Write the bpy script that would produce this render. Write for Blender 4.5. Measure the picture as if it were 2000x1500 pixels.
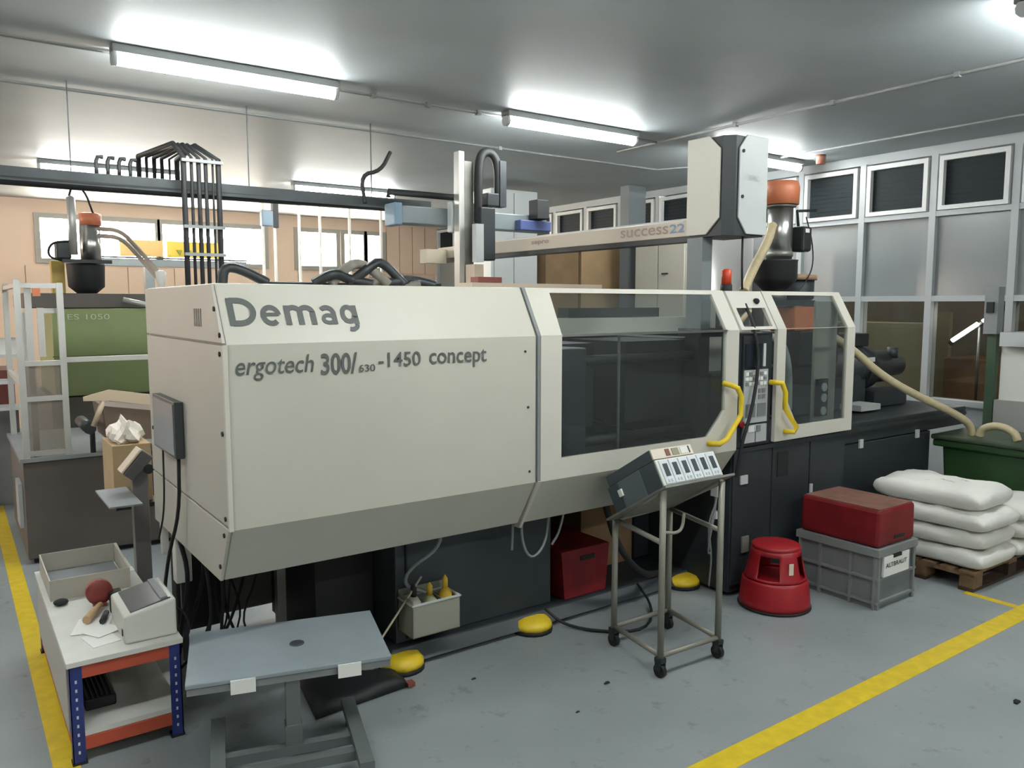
import bpy, bmesh, math, random
from mathutils import Vector, Matrix
random.seed(7)
for o in list(bpy.data.objects): bpy.data.objects.remove(o)
S = bpy.context.scene; COL = S.collection
# ------------------------------------------------------------------ camera
FPX = 1555.; CAMH = 2.0; TILT = math.atan(156/1555.)
YAW = math.atan2(1110, FPX*math.cos(TILT)+156*math.sin(TILT))
cam = bpy.data.objects.new('camera', bpy.data.cameras.new('camera')); COL.objects.link(cam)
cam.location = (0, 0, CAMH); cam.rotation_euler = (math.pi/2-TILT, 0, -YAW)
cam.data.sensor_width = 36; cam.data.lens = FPX/2000*36; cam.data.clip_start = .05
S.camera = cam
# ------------------------------------------------------------------ daylight, exposure
W = bpy.data.worlds.new('world'); S.world = W; W.use_nodes = True
bg = W.node_tree.nodes['Background']; bg.inputs[0].default_value = (1, .84, .71, 1); bg.inputs[1].default_value = 75.0
S.view_settings.view_transform = 'Standard'; S.view_settings.look = 'None'
S.view_settings.gamma = 1; S.view_settings.use_curve_mapping = False
S.view_settings.exposure = 0.0
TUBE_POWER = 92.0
def portal(loc, rot, sx, sy):
    l = bpy.data.lights.new('window_portal', 'AREA'); l.shape = 'RECTANGLE'; l.size = sx; l.size_y = sy
    l.cycles.is_portal = True
    o = bpy.data.objects.new('window_portal', l); COL.objects.link(o); o.location = loc; o.rotation_euler = rot
# ------------------------------------------------------------------ materials
def lin(c): return tuple(((v/255)/12.92 if v/255 <= .04045 else ((v/255+.055)/1.055)**2.4) for v in c)
MC = {}
def mat(name, c, rough=.5, metal=0., var=.0, scale=6., spec=.5, bump=0., emit=0, var2=None, coat=0.):
    if name in MC: return MC[name]
    m = bpy.data.materials.new(name); m.use_nodes = True; nt = m.node_tree; N = nt.nodes; L = nt.links
    p = N['Principled BSDF']; col = lin(c)+(1,)
    p.inputs['Base Color'].default_value = col; p.inputs['Roughness'].default_value = rough
    p.inputs['Metallic'].default_value = metal; p.inputs['Specular IOR Level'].default_value = spec
    p.inputs['Coat Weight'].default_value = coat
    if emit: p.inputs['Emission Color'].default_value = col; p.inputs['Emission Strength'].default_value = emit
    if var or bump:
        tc = N.new('ShaderNodeTexCoord'); n = N.new('ShaderNodeTexNoise'); n.inputs['Scale'].default_value = scale
        n.inputs['Detail'].default_value = 6; L.new(tc.outputs['Object'], n.inputs['Vector'])
        if var:
            r = N.new('ShaderNodeValToRGB'); a = lin(c); b = lin(var2) if var2 else tuple(v*(1-var) for v in a)
            r.color_ramp.elements[0].position = .38; r.color_ramp.elements[1].position = .68
            r.color_ramp.elements[0].color = tuple(b)+(1,); r.color_ramp.elements[1].color = tuple(min(1, v*(1+var*.35)) for v in a)+(1,)
            L.new(n.outputs['Fac'], r.inputs['Fac']); L.new(r.outputs['Color'], p.inputs['Base Color'])
        if bump:
            b = N.new('ShaderNodeBump'); b.inputs['Strength'].default_value = bump; b.inputs['Distance'].default_value = .02
            L.new(n.outputs['Fac'], b.inputs['Height']); L.new(b.outputs['Normal'], p.inputs['Normal'])
    MC[name] = m; return m
def glass(name, tint=(235, 240, 240), refl=.12, rough=.02, haze=0., hazec=(200, 200, 200)):
    if name in MC: return MC[name]
    m = bpy.data.materials.new(name); m.use_nodes = True; nt = m.node_tree; N = nt.nodes; L = nt.links; N.clear()
    out = N.new('ShaderNodeOutputMaterial'); t = N.new('ShaderNodeBsdfTransparent'); g = N.new('ShaderNodeBsdfGlossy')
    t.inputs[0].default_value = lin(tint)+(1,); g.inputs['Roughness'].default_value = rough
    lw = N.new('ShaderNodeLayerWeight'); lw.inputs[0].default_value = .5
    pw = N.new('ShaderNodeMath'); pw.operation = 'POWER'; pw.inputs[1].default_value = 5; L.new(lw.outputs['Facing'], pw.inputs[0])
    fr = N.new('ShaderNodeMath'); fr.operation = 'MULTIPLY_ADD'; fr.inputs[1].default_value = .9; fr.inputs[2].default_value = .04; L.new(pw.outputs[0], fr.inputs[0])
    mx = N.new('ShaderNodeMixShader'); L.new(fr.outputs[0], mx.inputs[0])
    if haze:
        d = N.new('ShaderNodeBsdfDiffuse'); d.inputs[0].default_value = lin(hazec)+(1,); h = N.new('ShaderNodeMixShader'); h.inputs[0].default_value = haze
        L.new(t.outputs[0], h.inputs[1]); L.new(d.outputs[0], h.inputs[2]); L.new(h.outputs[0], mx.inputs[1])
    else: L.new(t.outputs[0], mx.inputs[1])
    L.new(g.outputs[0], mx.inputs[2]); L.new(mx.outputs[0], out.inputs[0]); MC[name] = m; return m
BEIGE = mat('beige_paint', (190, 188, 176), .42, var=.05, scale=1.3)
BEIGE2 = mat('beige_light', (202, 199, 188), .42, var=.04, scale=2)
ENDP = mat('beige_end', (188, 184, 174), .42, var=.05, scale=1.5)
BLACK = mat('machine_black', (40, 46, 51), .5, var=.15, scale=3)
BLUEBLK = mat('machine_slate', (58, 66, 72), .5, var=.15, scale=3)
RUB = mat('rubber', (26, 28, 30), .65)
DARKM = mat('dark_metal', (62, 66, 68), .45, .5, var=.2, scale=5)
STEEL = mat('steel', (190, 190, 188), .28, .95, var=.1, scale=3)
DULL = mat('dull_steel', (142, 142, 136), .45, .6, var=.15, scale=8)
ALU = mat('aluminium', (190, 190, 186), .38, .5)
GREYP = mat('grey_paint', (130, 134, 136), .5, var=.08, scale=4)
LGREY = mat('light_grey_paint', (186, 190, 190), .45, var=.04, scale=3)
WHITE = mat('white_paint', (226, 226, 220), .45)
PAPER = mat('paper', (238, 238, 234), .8)
YEL = mat('yellow', (232, 200, 45), .45, var=.08, scale=20)
RED = mat('stool_red', (158, 24, 34), .42, var=.08, scale=9)
CRED = mat('crate_red', (124, 20, 27), .5, var=.25, scale=5)
DUSTRED = mat('dusty_red', (122, 84, 72), .8, var=.2, scale=9)
ORANGE = mat('orange_beam', (190, 84, 60), .45, var=.06, scale=6)
ORG = mat('orange_head', (196, 116, 82), .45, var=.1, scale=9)
BLUE = mat('rack_blue', (40, 54, 120), .42)
BINGR = mat('bin_green', (38, 68, 34), .5, var=.1, scale=5)
LIDG = mat('lid_green', (58, 72, 52), .55, var=.2, scale=8)
CREAM = mat('hose_cream', (190, 176, 142), .45, var=.1, scale=30)
CARD = mat('cardboard', (166, 138, 104), .85, var=.08, scale=5)
CARD2 = mat('cardboard_dark', (128, 104, 76), .85, var=.1, scale=5)
WOOD = mat('pallet_wood', (132, 104, 76), .8, var=.35, scale=12)
WOODD = mat('pallet_wood_dark', (74, 56, 44), .85, var=.3, scale=12)
LIME = mat('lime_green', (134, 148, 96), .42, var=.05, scale=3)
BROWN = mat('brown_grey', (92, 84, 80), .5, var=.12, scale=3)
SACK = mat('sack_white', (228, 227, 221), .45, bump=.7, scale=7)
TXT = mat('print_grey', (84, 88, 86), .6)
INK = mat('print_black', (45, 45, 48), .6)
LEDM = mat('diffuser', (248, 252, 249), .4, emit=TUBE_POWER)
# ------------------------------------------------------------------ mesh helpers
class MB:
    def __init__(s): s.b = bmesh.new()
    def _fin(s, vs, M):
        if M is not None: bmesh.ops.transform(s.b, matrix=M, verts=vs)
        return s
    def box(s, x0, x1, y0, y1, z0, z1, M=None, bev=0):
        v = [s.b.verts.new((x, y, z)) for x in (x0, x1) for y in (y0, y1) for z in (z0, z1)]
        fs = [s.b.faces.new([v[i] for i in f]) for f in ((0, 1, 3, 2), (4, 6, 7, 5), (0, 4, 5, 1), (2, 3, 7, 6), (0, 2, 6, 4), (1, 5, 7, 3))]
        if bev:
            r = bmesh.ops.bevel(s.b, geom=list({e for f in fs for e in f.edges}), offset=bev, segments=2, affect='EDGES', profile=.5)
            v = list({w for f in r['faces'] for w in f.verts} | {w for w in v if w.is_valid})
        return s._fin(v, M)
    def prism(s, prof, a, b, axis='x', M=None, hole=None):
        """polygon given in the two other axes, extruded from a to b along axis; hole = second loop, same vertex count"""
        def mk(p, t):
            return {'x': (t, p[0], p[1]), 'y': (p[0], t, p[1]), 'z': (p[0], p[1], t)}[axis]
        A = [s.b.verts.new(mk(p, a)) for p in prof]; B = [s.b.verts.new(mk(p, b)) for p in prof]
        n = len(prof); vs = A+B
        for i in range(n): s.b.faces.new((A[i], A[(i+1) % n], B[(i+1) % n], B[i]))
        if hole:
            C = [s.b.verts.new(mk(p, a)) for p in hole]; D = [s.b.verts.new(mk(p, b)) for p in hole]; vs += C+D
            for i in range(n):
                j = (i+1) % n
                s.b.faces.new((C[i], D[i], D[j], C[j])); s.b.faces.new((A[i], C[i], C[j], A[j])); s.b.faces.new((B[i], B[j], D[j], D[i]))
        else: s.b.faces.new(A[::-1]); s.b.faces.new(B)
        return s._fin(vs, M)
    def tube(s, pts, r, seg=8, closed=False, smooth=0, cap=True):
        pts = [Vector(p) for p in pts]
        for _ in range(smooth):
            q = [pts[0]]
            for a, b in zip(pts, pts[1:]): q += [a.lerp(b, .25), a.lerp(b, .75)]
            q.append(pts[-1]); pts = q
        n = len(pts); rings = []; up = None
        for i, p in enumerate(pts):
            if closed: d = pts[(i+1) % n]-pts[i-1]
            else: d = (pts[min(i+1, n-1)]-pts[max(i-1, 0)])
            d.normalize()
            if up is None: up = d.orthogonal().normalized()
            up = (up-d*up.dot(d)); up = up.normalized() if up.length > 1e-4 else d.orthogonal().normalized()
            w = d.cross(up); rr = r[i] if isinstance(r, (list, tuple)) else r
            rings.append([s.b.verts.new(p+(up*math.cos(t)+w*math.sin(t))*rr) for t in [2*math.pi*k/seg for k in range(seg)]])
        for i in range(n if closed else n-1):
            a, b = rings[i], rings[(i+1) % n]
            for k in range(seg):
                f = s.b.faces.new((a[k], a[(k+1) % seg], b[(k+1) % seg], b[k])); f.smooth = True
        if cap and not closed: s.b.faces.new(rings[0][::-1]); s.b.faces.new(rings[-1])
        return s
    def lathe(s, prof, c=(0, 0, 0), seg=24, M=None, axis='z', a0=0, a1=2*math.pi, smooth=True):
        full = abs(a1-a0-2*math.pi) < 1e-6; n = seg if full else seg+1; rings = []; vs = []
        for r, h in prof:
            ring = []
            for k in range(n):
                t = a0+(a1-a0)*k/seg; x, y = r*math.cos(t), r*math.sin(t)
                q = {'z': (x, y, h), 'y': (x, h, y), 'x': (h, x, y)}[axis]
                ring.append(s.b.verts.new((q[0]+c[0], q[1]+c[1], q[2]+c[2])))
            rings.append(ring); vs += ring
        for a, b in zip(rings, rings[1:]):
            for k in range(n if full else n-1):
                f = s.b.faces.new((a[k], a[(k+1) % n], b[(k+1) % n], b[k])); f.smooth = smooth
        for ring, (r, h) in ((rings[0], prof[0]), (rings[-1], prof[-1])):
            if r > 1e-4 and full: s.b.faces.new(ring)
        return s._fin(vs, M)
    def quad(s, *p):
        s.b.faces.new([s.b.verts.new(q) for q in p]); return s
    def ball(s, c, r, sc=(1, 1, 1), seg=12, M=None):
        ret = bmesh.ops.create_uvsphere(s.b, u_segments=seg, v_segments=max(6, seg//2), radius=r, matrix=Matrix.Translation(c) @ Matrix.Diagonal((*sc, 1)))
        for v in ret['verts']:
            for f in v.link_faces: f.smooth = True
        return s._fin(ret['verts'], M)
OFF = {}
def tag(o, label=None, cat=None, group=None, kind=None):
    if label: o['label'] = label
    if cat: o['category'] = cat
    if group: o['group'] = group
    if kind: o['kind'] = kind
    return o
def thing(name, label, cat, loc=(0, 0, 0), rz=0, group=None, rot=None):
    o = bpy.data.objects.new(name, None); COL.objects.link(o); o.location = loc; o.empty_display_size = .1
    o.rotation_euler = rot if rot else (0, 0, rz)
    OFF[o.name] = Vector((0, 0, 0)) if (rz or rot) else Vector(loc)
    return tag(o, label, cat, group)
def obj(name, mb, m, parent=None, label=None, base=None, bevel=0, kind=None, solid=0, smooth=False, local=None):
    me = bpy.data.meshes.new(name); bm = mb.b
    bmesh.ops.recalc_face_normals(bm, faces=bm.faces)
    off = OFF.get(parent.name, Vector((0, 0, 0))) if parent else Vector(base or (0, 0, 0))
    if off.length: bmesh.ops.translate(bm, vec=-off, verts=bm.verts)
    bm.to_mesh(me); bm.free()
    o = bpy.data.objects.new(name, me); COL.objects.link(o); me.materials.append(m)
    if parent: o.parent = parent; OFF[o.name] = off
    else: o.location = off; OFF[o.name] = off
    if solid:
        md = o.modifiers.new('solid', 'SOLIDIFY'); md.thickness = solid; md.offset = 0
    if bevel:
        md = o.modifiers.new('bevel', 'BEVEL'); md.width = bevel; md.segments = 2; md.limit_method = 'ANGLE'; md.angle_limit = math.radians(40)
    if label: o['label'] = label
    if kind: o['kind'] = kind
    return o
def one(name, mb, m, label, cat, base, group=None, **k): return tag(obj(name, mb, m, None, base=base, **k), label, cat, group)
def struct(name, mb, m, **k): return obj(name, mb, m, kind='structure', **k)
def bx(*a, **k): return MB().box(*a, **k)
def text(name, body, org, xd, yd, width, height, m, parent, bold=.0, shear=0, spacing=1., label=None):
    cu = bpy.data.curves.new(name, 'FONT'); cu.body = body; cu.size = 1; cu.offset = bold; cu.shear = shear; cu.space_character = spacing; cu.extrude = .0
    cu.resolution_u = 4
    t = bpy.data.objects.new('tmp', cu); COL.objects.link(t); dg = bpy.context.evaluated_depsgraph_get(); dg.update()
    me = bpy.data.meshes.new_from_object(t.evaluated_get(dg)); bpy.data.objects.remove(t)
    xs = [v.co.x for v in me.vertices]; ys = [v.co.y for v in me.vertices]; x0, x1, y0, y1 = min(xs), max(xs), min(ys), max(ys)
    xd = Vector(xd).normalized(); yd = Vector(yd).normalized(); zd = xd.cross(yd); org = Vector(org)
    off = OFF.get(parent.name, Vector((0, 0, 0)))
    for v in me.vertices:
        v.co = org+xd*((v.co.x-x0)/(x1-x0)*width)+yd*((v.co.y-y0)/(y1-y0)*height)+zd*.0025-off
    me.materials.clear(); me.materials.append(m)
    o = bpy.data.objects.new(name, me); COL.objects.link(o); o.parent = parent; OFF[o.name] = off
    if label: o['label'] = label
    return o
def copy_tree(o, parent=None):
    c = o.copy(); COL.objects.link(c); OFF[c.name] = OFF.get(o.name, Vector())
    if parent: c.parent = parent
    for ch in [x for x in COL.objects if x.parent == o]: copy_tree(ch, c)
    return c
# ================================================================== SETTING
C = 3.68; XW = 8.7; YB = 15.0
def floor_mat():
    m = bpy.data.materials.new('floor_paint'); m.use_nodes = True; nt = m.node_tree; N = nt.nodes; L = nt.links; p = N['Principled BSDF']
    tc = N.new('ShaderNodeTexCoord'); a = N.new('ShaderNodeTexNoise'); a.inputs['Scale'].default_value = .9; a.inputs['Detail'].default_value = 8
    b = N.new('ShaderNodeTexNoise'); b.inputs['Scale'].default_value = 7; b.inputs['Detail'].default_value = 10; b.inputs['Roughness'].default_value = .7
    L.new(tc.outputs['Object'], a.inputs[0]); L.new(tc.outputs['Object'], b.inputs[0])
    r = N.new('ShaderNodeValToRGB'); r.color_ramp.elements[0].position = .3; r.color_ramp.elements[1].position = .7
    r.color_ramp.elements[0].color = lin((134, 141, 143))+(1,); r.color_ramp.elements[1].color = lin((156, 163, 165))+(1,)
    L.new(a.outputs['Fac'], r.inputs[0])
    r2 = N.new('ShaderNodeValToRGB'); r2.color_ramp.elements[0].position = .30; r2.color_ramp.elements[1].position = .42
    r2.color_ramp.elements[0].color = (.45, .43, .4, 1); r2.color_ramp.elements[1].color = (1, 1, 1, 1); L.new(b.outputs['Fac'], r2.inputs[0])
    mx = N.new('ShaderNodeMix'); mx.data_type = 'RGBA'; mx.blend_type = 'MULTIPLY'; mx.inputs[0].default_value = .7
    L.new(r.outputs[0], mx.inputs[6]); L.new(r2.outputs[0], mx.inputs[7]); L.new(mx.outputs[2], p.inputs['Base Color'])
    rr = N.new('ShaderNodeMapRange'); rr.inputs[3].default_value = .24; rr.inputs[4].default_value = .42; L.new(b.outputs['Fac'], rr.inputs[0]); L.new(rr.outputs[0], p.inputs['Roughness'])
    bp = N.new('ShaderNodeBump'); bp.inputs['Strength'].default_value = .06; bp.inputs['Distance'].default_value = .02; L.new(a.outputs['Fac'], bp.inputs['Height']); L.new(bp.outputs[0], p.inputs['Normal'])
    return m
struct('floor', bx(-5, XW+3.2, -4, YB, -.1, 0), floor_mat())
struct('ceiling', bx(-5, XW+3.2, -4, YB+.3, C, C+.15), mat('ceiling_paint', (168, 175, 179), .55, var=.1, scale=.8, spec=.4, bump=.12))
WALLB = mat('wall_back_paint', (216, 190, 168), .6, var=.05, scale=1)
WF = mat('wall_frame_paint', (168, 173, 176), .42)
PLAIN = mat('wall_plain', (170, 168, 162), .6)
struct('wall_front', bx(-5, XW+3.2, -4.15, -4, 0, C), PLAIN)
# left wall with a long window band (out of view, but the daylight on the machine's end comes through it)
b = MB(); b.box(-5.15, -5, -4, YB, 0, 1.9).box(-5.15, -5, -4, YB, 2.9, C)
b.box(-5.15, -5, -4, 12.2, 1.9, 2.9)
b.box(-5.15, -5, 13.3, YB, 1.9, 2.9)
struct('wall_left', b, PLAIN)
portal((-5.2, 12.75, 2.4), (0, -math.pi/2, 0), 1.0, 1.1)
# back wall: window strip z 2.72..3.42
WIN = [(1.3, 1.95), (2.05, 3.08), (3.14, 4.1), (4.16, 4.97), (5.58, 6.40), (6.52, 6.98), (7.02, 7.4)]
b = MB(); b.box(-5, XW+3.2, YB, YB+.2, 0, 2.7); b.box(-5, XW+3.2, YB, YB+.2, 3.42, C)
xs = [-5]+[v for w in WIN for v in w]+[XW+3.2]
for i in range(0, len(xs), 2):
    if xs[i+1]-xs[i] > .2: b.box(xs[i], xs[i+1], YB, YB+.2, 2.7, 3.42)
wb = struct('wall_back', b, WALLB)
for k in range(12):   # cladding boards with joints
    x0 = .35+k*.75
    z1 = 2.62
    obj('panel', bx(x0, x0+.735, YB-.03, YB-.001, 0, z1), WALLB, wb)
for k in range(5):
    x0 = 7.48+k*.3
    obj('panel', bx(x0, x0+.285, YB-.03, YB-.001, 2.63, 3.6), WALLB, wb)
WFR = mat('window_frame_back', (150, 146, 138), .5)
PANE = glass('clear_pane')
for i, (a, c) in enumerate(WIN):
    w = MB().prism([(a-.05, 2.66), (c+.05, 2.66), (c+.05, 3.46), (a-.05, 3.46)], YB-.06, YB+.1, 'y', hole=[(a+.03, 2.74), (c-.03, 2.74), (c-.03, 3.38), (a+.03, 3.38)])
    wo = struct('window_%d' % (i+1), w, WFR)
    obj('pane', bx(a+.03, c-.03, YB+.02, YB+.03, 2.74, 3.38), PANE, wo)
    portal(((a+c)/2, YB+.25, 3.06), (-math.pi/2, 0, 0), c-a, .66)
# right wall: mullions, upper glossy panels, lower glazing, top windows
b = MB(); YM = [-4+0]  # lower parapet + header
b.box(XW, XW+.12, -4, YB, 0, .95); b.box(XW, XW+.12, -4, YB, 3.58, C)
wr = struct('wall_right', b, WF)
PANELM = mat('glossy_grey_panel', (132, 136, 138), .22, var=.05, scale=.8, spec=.6)
DGL = glass('lower_glazing', (222, 220, 214), rough=.03)
SLAT = mat('louvre_dark', (44, 51, 54), .5)
FRW = mat('window_frame_white', (206, 208, 208), .4)
edges = [5.25+.81*k for k in range(-6, 13)]
n = 8
for k, y in enumerate(edges):
    obj('mullion', bx(XW-.05, XW+.1, y-.035, y+.035, .95, 3.58), WF, wr)
    if k == len(edges)-1: break
    y1 = edges[k+1]
    obj('panel', bx(XW+.01, XW+.05, y+.035, y1-.035, 2.09, 2.93), PANELM, wr)
    g = obj('pane', bx(XW+.02, XW+.028, y+.035, y1-.035, .99, 2.03), DGL, wr)
    fr = MB().prism([(y+.06, 2.99), (y1-.06, 2.99), (y1-.06, 3.55), (y+.06, 3.55)], XW-.07, XW+.02, 'x', hole=[(y+.105, 3.035), (y1-.105, 3.035), (y1-.105, 3.5), (y+.105, 3.5)])
    w = struct('window_%d' % n, fr, FRW); n += 1
    obj('pane', bx(XW-.01, XW+.0, y+.105, y1-.105, 3.035, 3.5), mat('dark_pane', (36, 43, 47), .6, spec=.15), w)
    lv = MB()
    for q in range(9): lv.box(XW-.016, XW-.012, y+.11, y1-.11, 3.05+q*.05, 3.0515+q*.05)
    obj('louvre', lv, mat('louvre_line', (46, 53, 56), .6), w, kind='stuff')
obj('rail', bx(XW-.045, XW+.1, edges[0], edges[-1], 2.03, 2.09), WF, wr); obj('rail', bx(XW-.045, XW+.1, edges[0], edges[-1], 2.93, 2.985), WF, wr)
obj('rail', bx(XW-.06, XW+.1, edges[0], edges[-1], .93, .99), WF, wr)
# room behind the lower glazing
struct('wall_side_room', bx(11.7, 11.85, -4, YB, 0, C), mat('side_room_paint', (120, 112, 100), .6, var=.15, scale=1))
t = thing('storage_cabinet', 'pale cream cupboard seen through the lower glazing behind the black motor', 'cabinet', (10.4, 5.6, 0))
obj('body', bx(10.4, 10.9, 5.3, 7.3, 0, 1.75), mat('cream_cupboard', (176, 172, 146), .5), t, bevel=.01)
obj('door', bx(10.37, 10.4, 5.33, 6.28, .1, 1.7), mat('cream_cupboard', (0, 0, 0)), t); obj('door', bx(10.37, 10.4, 6.32, 7.27, .1, 1.7), mat('cream_cupboard', (0, 0, 0)), t)
one('crate_stack', bx(10.0, 10.7, 4.2, 4.9, 0, 1.35, bev=.02), mat('brown_carton', (112, 86, 62), .8, var=.2), 'brown carton standing behind the lower glazing beside the press', 'box', (10.3, 4.5, 0))
one('wooden_board', bx(10.2, 10.28, 4.95, 5.28, 0, 1.9), mat('beige_board', (130, 122, 100), .6), 'tall pale board leaning behind the lower glazing', 'board', (10.2, 5.1, 0))
# floor paint lines
YL = mat('floor_line_yellow', (226, 196, 44), .42, var=.12, scale=14)
one('floor_line', bx(-.5, 8.6, 2.1, 2.225, 0, .002), YL, 'long yellow line painted across the floor in front of the machine', 'floor line', (3.5, 2.16, 0))
one('floor_line', bx(5.66, 5.72, 2.226, 2.56, 0, .002), YL, 'short thin yellow floor mark at the pallet corner', 'floor line', (5.69, 2.4, 0))
one('floor_line', bx(.27, .37, 3.0, 14.5, 0, .002), YL, 'yellow floor line along the left aisle beside the orange and blue bench', 'floor line', (.32, 6, 0))
# ================================================================== CEILING THINGS
FIX = mat('fixture_body', (120, 122, 122), .5)
def fixture(x, y, label, group=None, L=1.56):
    t = thing('ceiling_light', label, 'ceiling light', (x+L/2, y, C), group=group)
    obj('housing', bx(x, x+L, y-.06, y+.06, C-.055, C-.001), FIX, t, bevel=.006)
    obj('diffuser', MB().tube([(x+.03, y, C-.085), (x+L-.03, y, C-.085)], .045, 10), LEDM, t)
    for q in (x+.015, x+L-.015): obj('end_cap', MB().tube([(q-.015, y, C-.085), (q+.015, y, C-.085)], .05, 10), LGREY, t)
fixture(.98, 5.88, 'long fluorescent ceiling light at upper left, nearest on the left')
fixture(4.08, 5.85, 'fluorescent ceiling light in mid ceiling, left of the white robot cabinet')
fixture(6.75, 5.85, 'fluorescent ceiling light half hidden behind the white robot cabinet')
fixture(.98, 10.9, 'far fluorescent ceiling light behind the black pipes at left')
fixture(4.0, 10.85, 'far fluorescent ceiling light behind the dark duct, mid left')
fixture(4.85, 2.05, 'fluorescent ceiling light clipped by the top right corner')
for x, y in ((1.7, 2.05), (-1.4, 2.05), (1.7, -1.6), (4.8, -1.6), (-1.9, 5.85)):  # unseen fixtures added out of frame to light the hall
    fixture(x, y, 'unseen fluorescent ceiling light added for lighting, ' + {(1.7, 2.05): 'right above the camera', (-1.4, 2.05): 'left of the camera', (1.7, -1.6): 'behind the camera', (4.8, -1.6): 'behind and right of the camera', (-1.9, 5.85): 'left of the visible row'}[x, y])
PIPE = mat('conduit_grey', (120, 124, 125), .5)
def conduit(pts, label, r=.011, clips=()):
    t = thing('conduit', label, 'conduit', pts[0]); obj('pipe', MB().tube(pts, r, 6), PIPE, t)
    for c in clips: obj('clip', bx(c[0]-.02, c[0]+.02, c[1]-.02, c[1]+.02, C-.04, C-.001), PIPE, t)
    return t
zc = C-.02
fixture(9.3, 2.2, 'unseen fluorescent ceiling light added to brighten the side room behind the glazing')  # unseen fixtures added to brighten the room behind the glazing
fixture(9.3, 7.4, 'second unseen fluorescent ceiling light added to brighten the side room, farther back')
st_ = thing('glass_streak', 'bright slanted glass reflection built as glowing tubes behind the lower glazing left of the green post', 'light streak', (9.5, 4.55, 1.58))  # glowing tubes added in place of a streak reflected in the glass
obj('tube', MB().tube([(9.5, 4.57, 1.58), (9.5, 4.30, 1.78)], .022, 8), LEDM, st_); obj('tube', MB().tube([(9.5, 4.25, 1.81), (9.5, 4.1, 1.92)], .016, 8), LEDM, st_); obj('streak_carrier', MB().tube([(9.55, 4.62, 1.54), (9.55, 3.98, 2.01)], .03, 6), DARKM, st_); obj('stand', MB().tube([(9.55, 4.3, 1.75), (9.55, 4.3, 0)], .015, 6), DARKM, st_)  # carrier and stand added only to hold the glowing tubes
conduit([(-2, 6.0, zc), (6.1, 6.0, zc)], 'thin conduit along the ceiling beside the row of lights', .011, [(x, 6.0) for x in (.3, 2.9, 3.4, 3.9)])
conduit([(-2, 7.2, zc), (7.3, 7.2, zc), (7.6, 6.6, zc)], 'pale thin conduit crossing the ceiling behind the nearer lights', .012, [(4.95, 7.2)])
conduit([(6.1, 6.6, zc), (6.1, -2, zc)], 'conduit running towards the camera along the right of the ceiling', .013, [(6.1, y) for y in (5, 4, 3)])
conduit([(7.85, 6.6, zc), (7.85, -2, zc)], 'outer thin conduit on the ceiling near the right wall', .011)
one('alarm_beacon', MB().lathe([(.05, -.1), (.055, -.02), (.055, 0)], (8.2, 5.5, C-.001), 14), mat('beacon', (168, 112, 92), .4), 'small reddish beacon on the ceiling above the right windows', 'beacon', (8.2, 5.5, C))
# dark duct with brackets
d = thing('cable_duct', 'long dark cable duct hung under the ceiling from left to the robot', 'duct', (2.5, 7.0, 2.9))
obj('tray', bx(-1.5, 3.95, 6.93, 7.07, 2.9, 3.0), DARKM, d)
obj('bundle', MB().tube([(-1.5, 6.99, 2.93), (1, 6.98, 2.92), (3.9, 6.99, 2.94)], .055, 8), RUB, d)
for x in (.85, 2.2, 3.35): obj('hanger', bx(x-.004, x+.004, 7.0, 7.008, 3.0, C), DARKM, d)
for x in (1.02, 1.1, 1.18, 1.26): obj('bracket', MB().tube([(x, 6.97, 3.0), (x, 6.97, 3.13), (x+.05, 6.97, 3.13)], .015, 6, smooth=1), DARKM, d)
# vertical black pipes behind the machine top
p = thing('pipe_bundle', 'group of black pipes dropping from the duct behind the machine', 'pipes', (1.75, 6.9, 2.9))
for i, (x, r) in enumerate(((1.62, .022), (1.68, .013), (1.735, .018), (1.79, .016), (1.845, .009), (1.89, .022))):
    obj('pipe', MB().tube([(x, 6.8, 1.4), (x, 6.8, 3.17), (x-.05-.02*i, 6.9, 3.28), (1.5+.065*i, 7.9, 3.32), (1.5+.065*i, 7.9, 3.05)], r, 8), RUB, p)
for z in (2.4, 2.62, 3.14): obj('clamp', bx(1.6, 1.92, 6.76, 6.79, z-.012, z+.012), GREYP, p)
# ================================================================== BACKGROUND MACHINES, LEFT
t = thing('green_machine', 'lime green moulding machine in the left background', 'machine', (2, 10, 0))
obj('green_cover', bx(.95, 3.4, 10, 11.6, .98, 1.95), LIME, t, bevel=.01)
obj('base', bx(.9, 3.5, 9.95, 11.7, 0, .97), mat('green_machine_base', (78, 74, 66), .5), t)
obj('top_housing', bx(.7, 3.5, 10.1, 11.6, 1.955, 2.12), BROWN, t, bevel=.01)
obj('seam', bx(.94, 3.41, 9.985, 9.999, 1.42, 1.43), mat('seam_green', (96, 112, 56), .5), t)
text('lettering', 'ES 1050', (1.1, 9.985, 1.83), (1, 0, 0), (0, 0, 1), .42, .06, mat('faded_white', (188, 194, 170), .6), t)
obj('arm', MB().tube([(1.65, 9.9, 2.05), (1.95, 9.85, 1.98)], .03), ALU, t)
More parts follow.
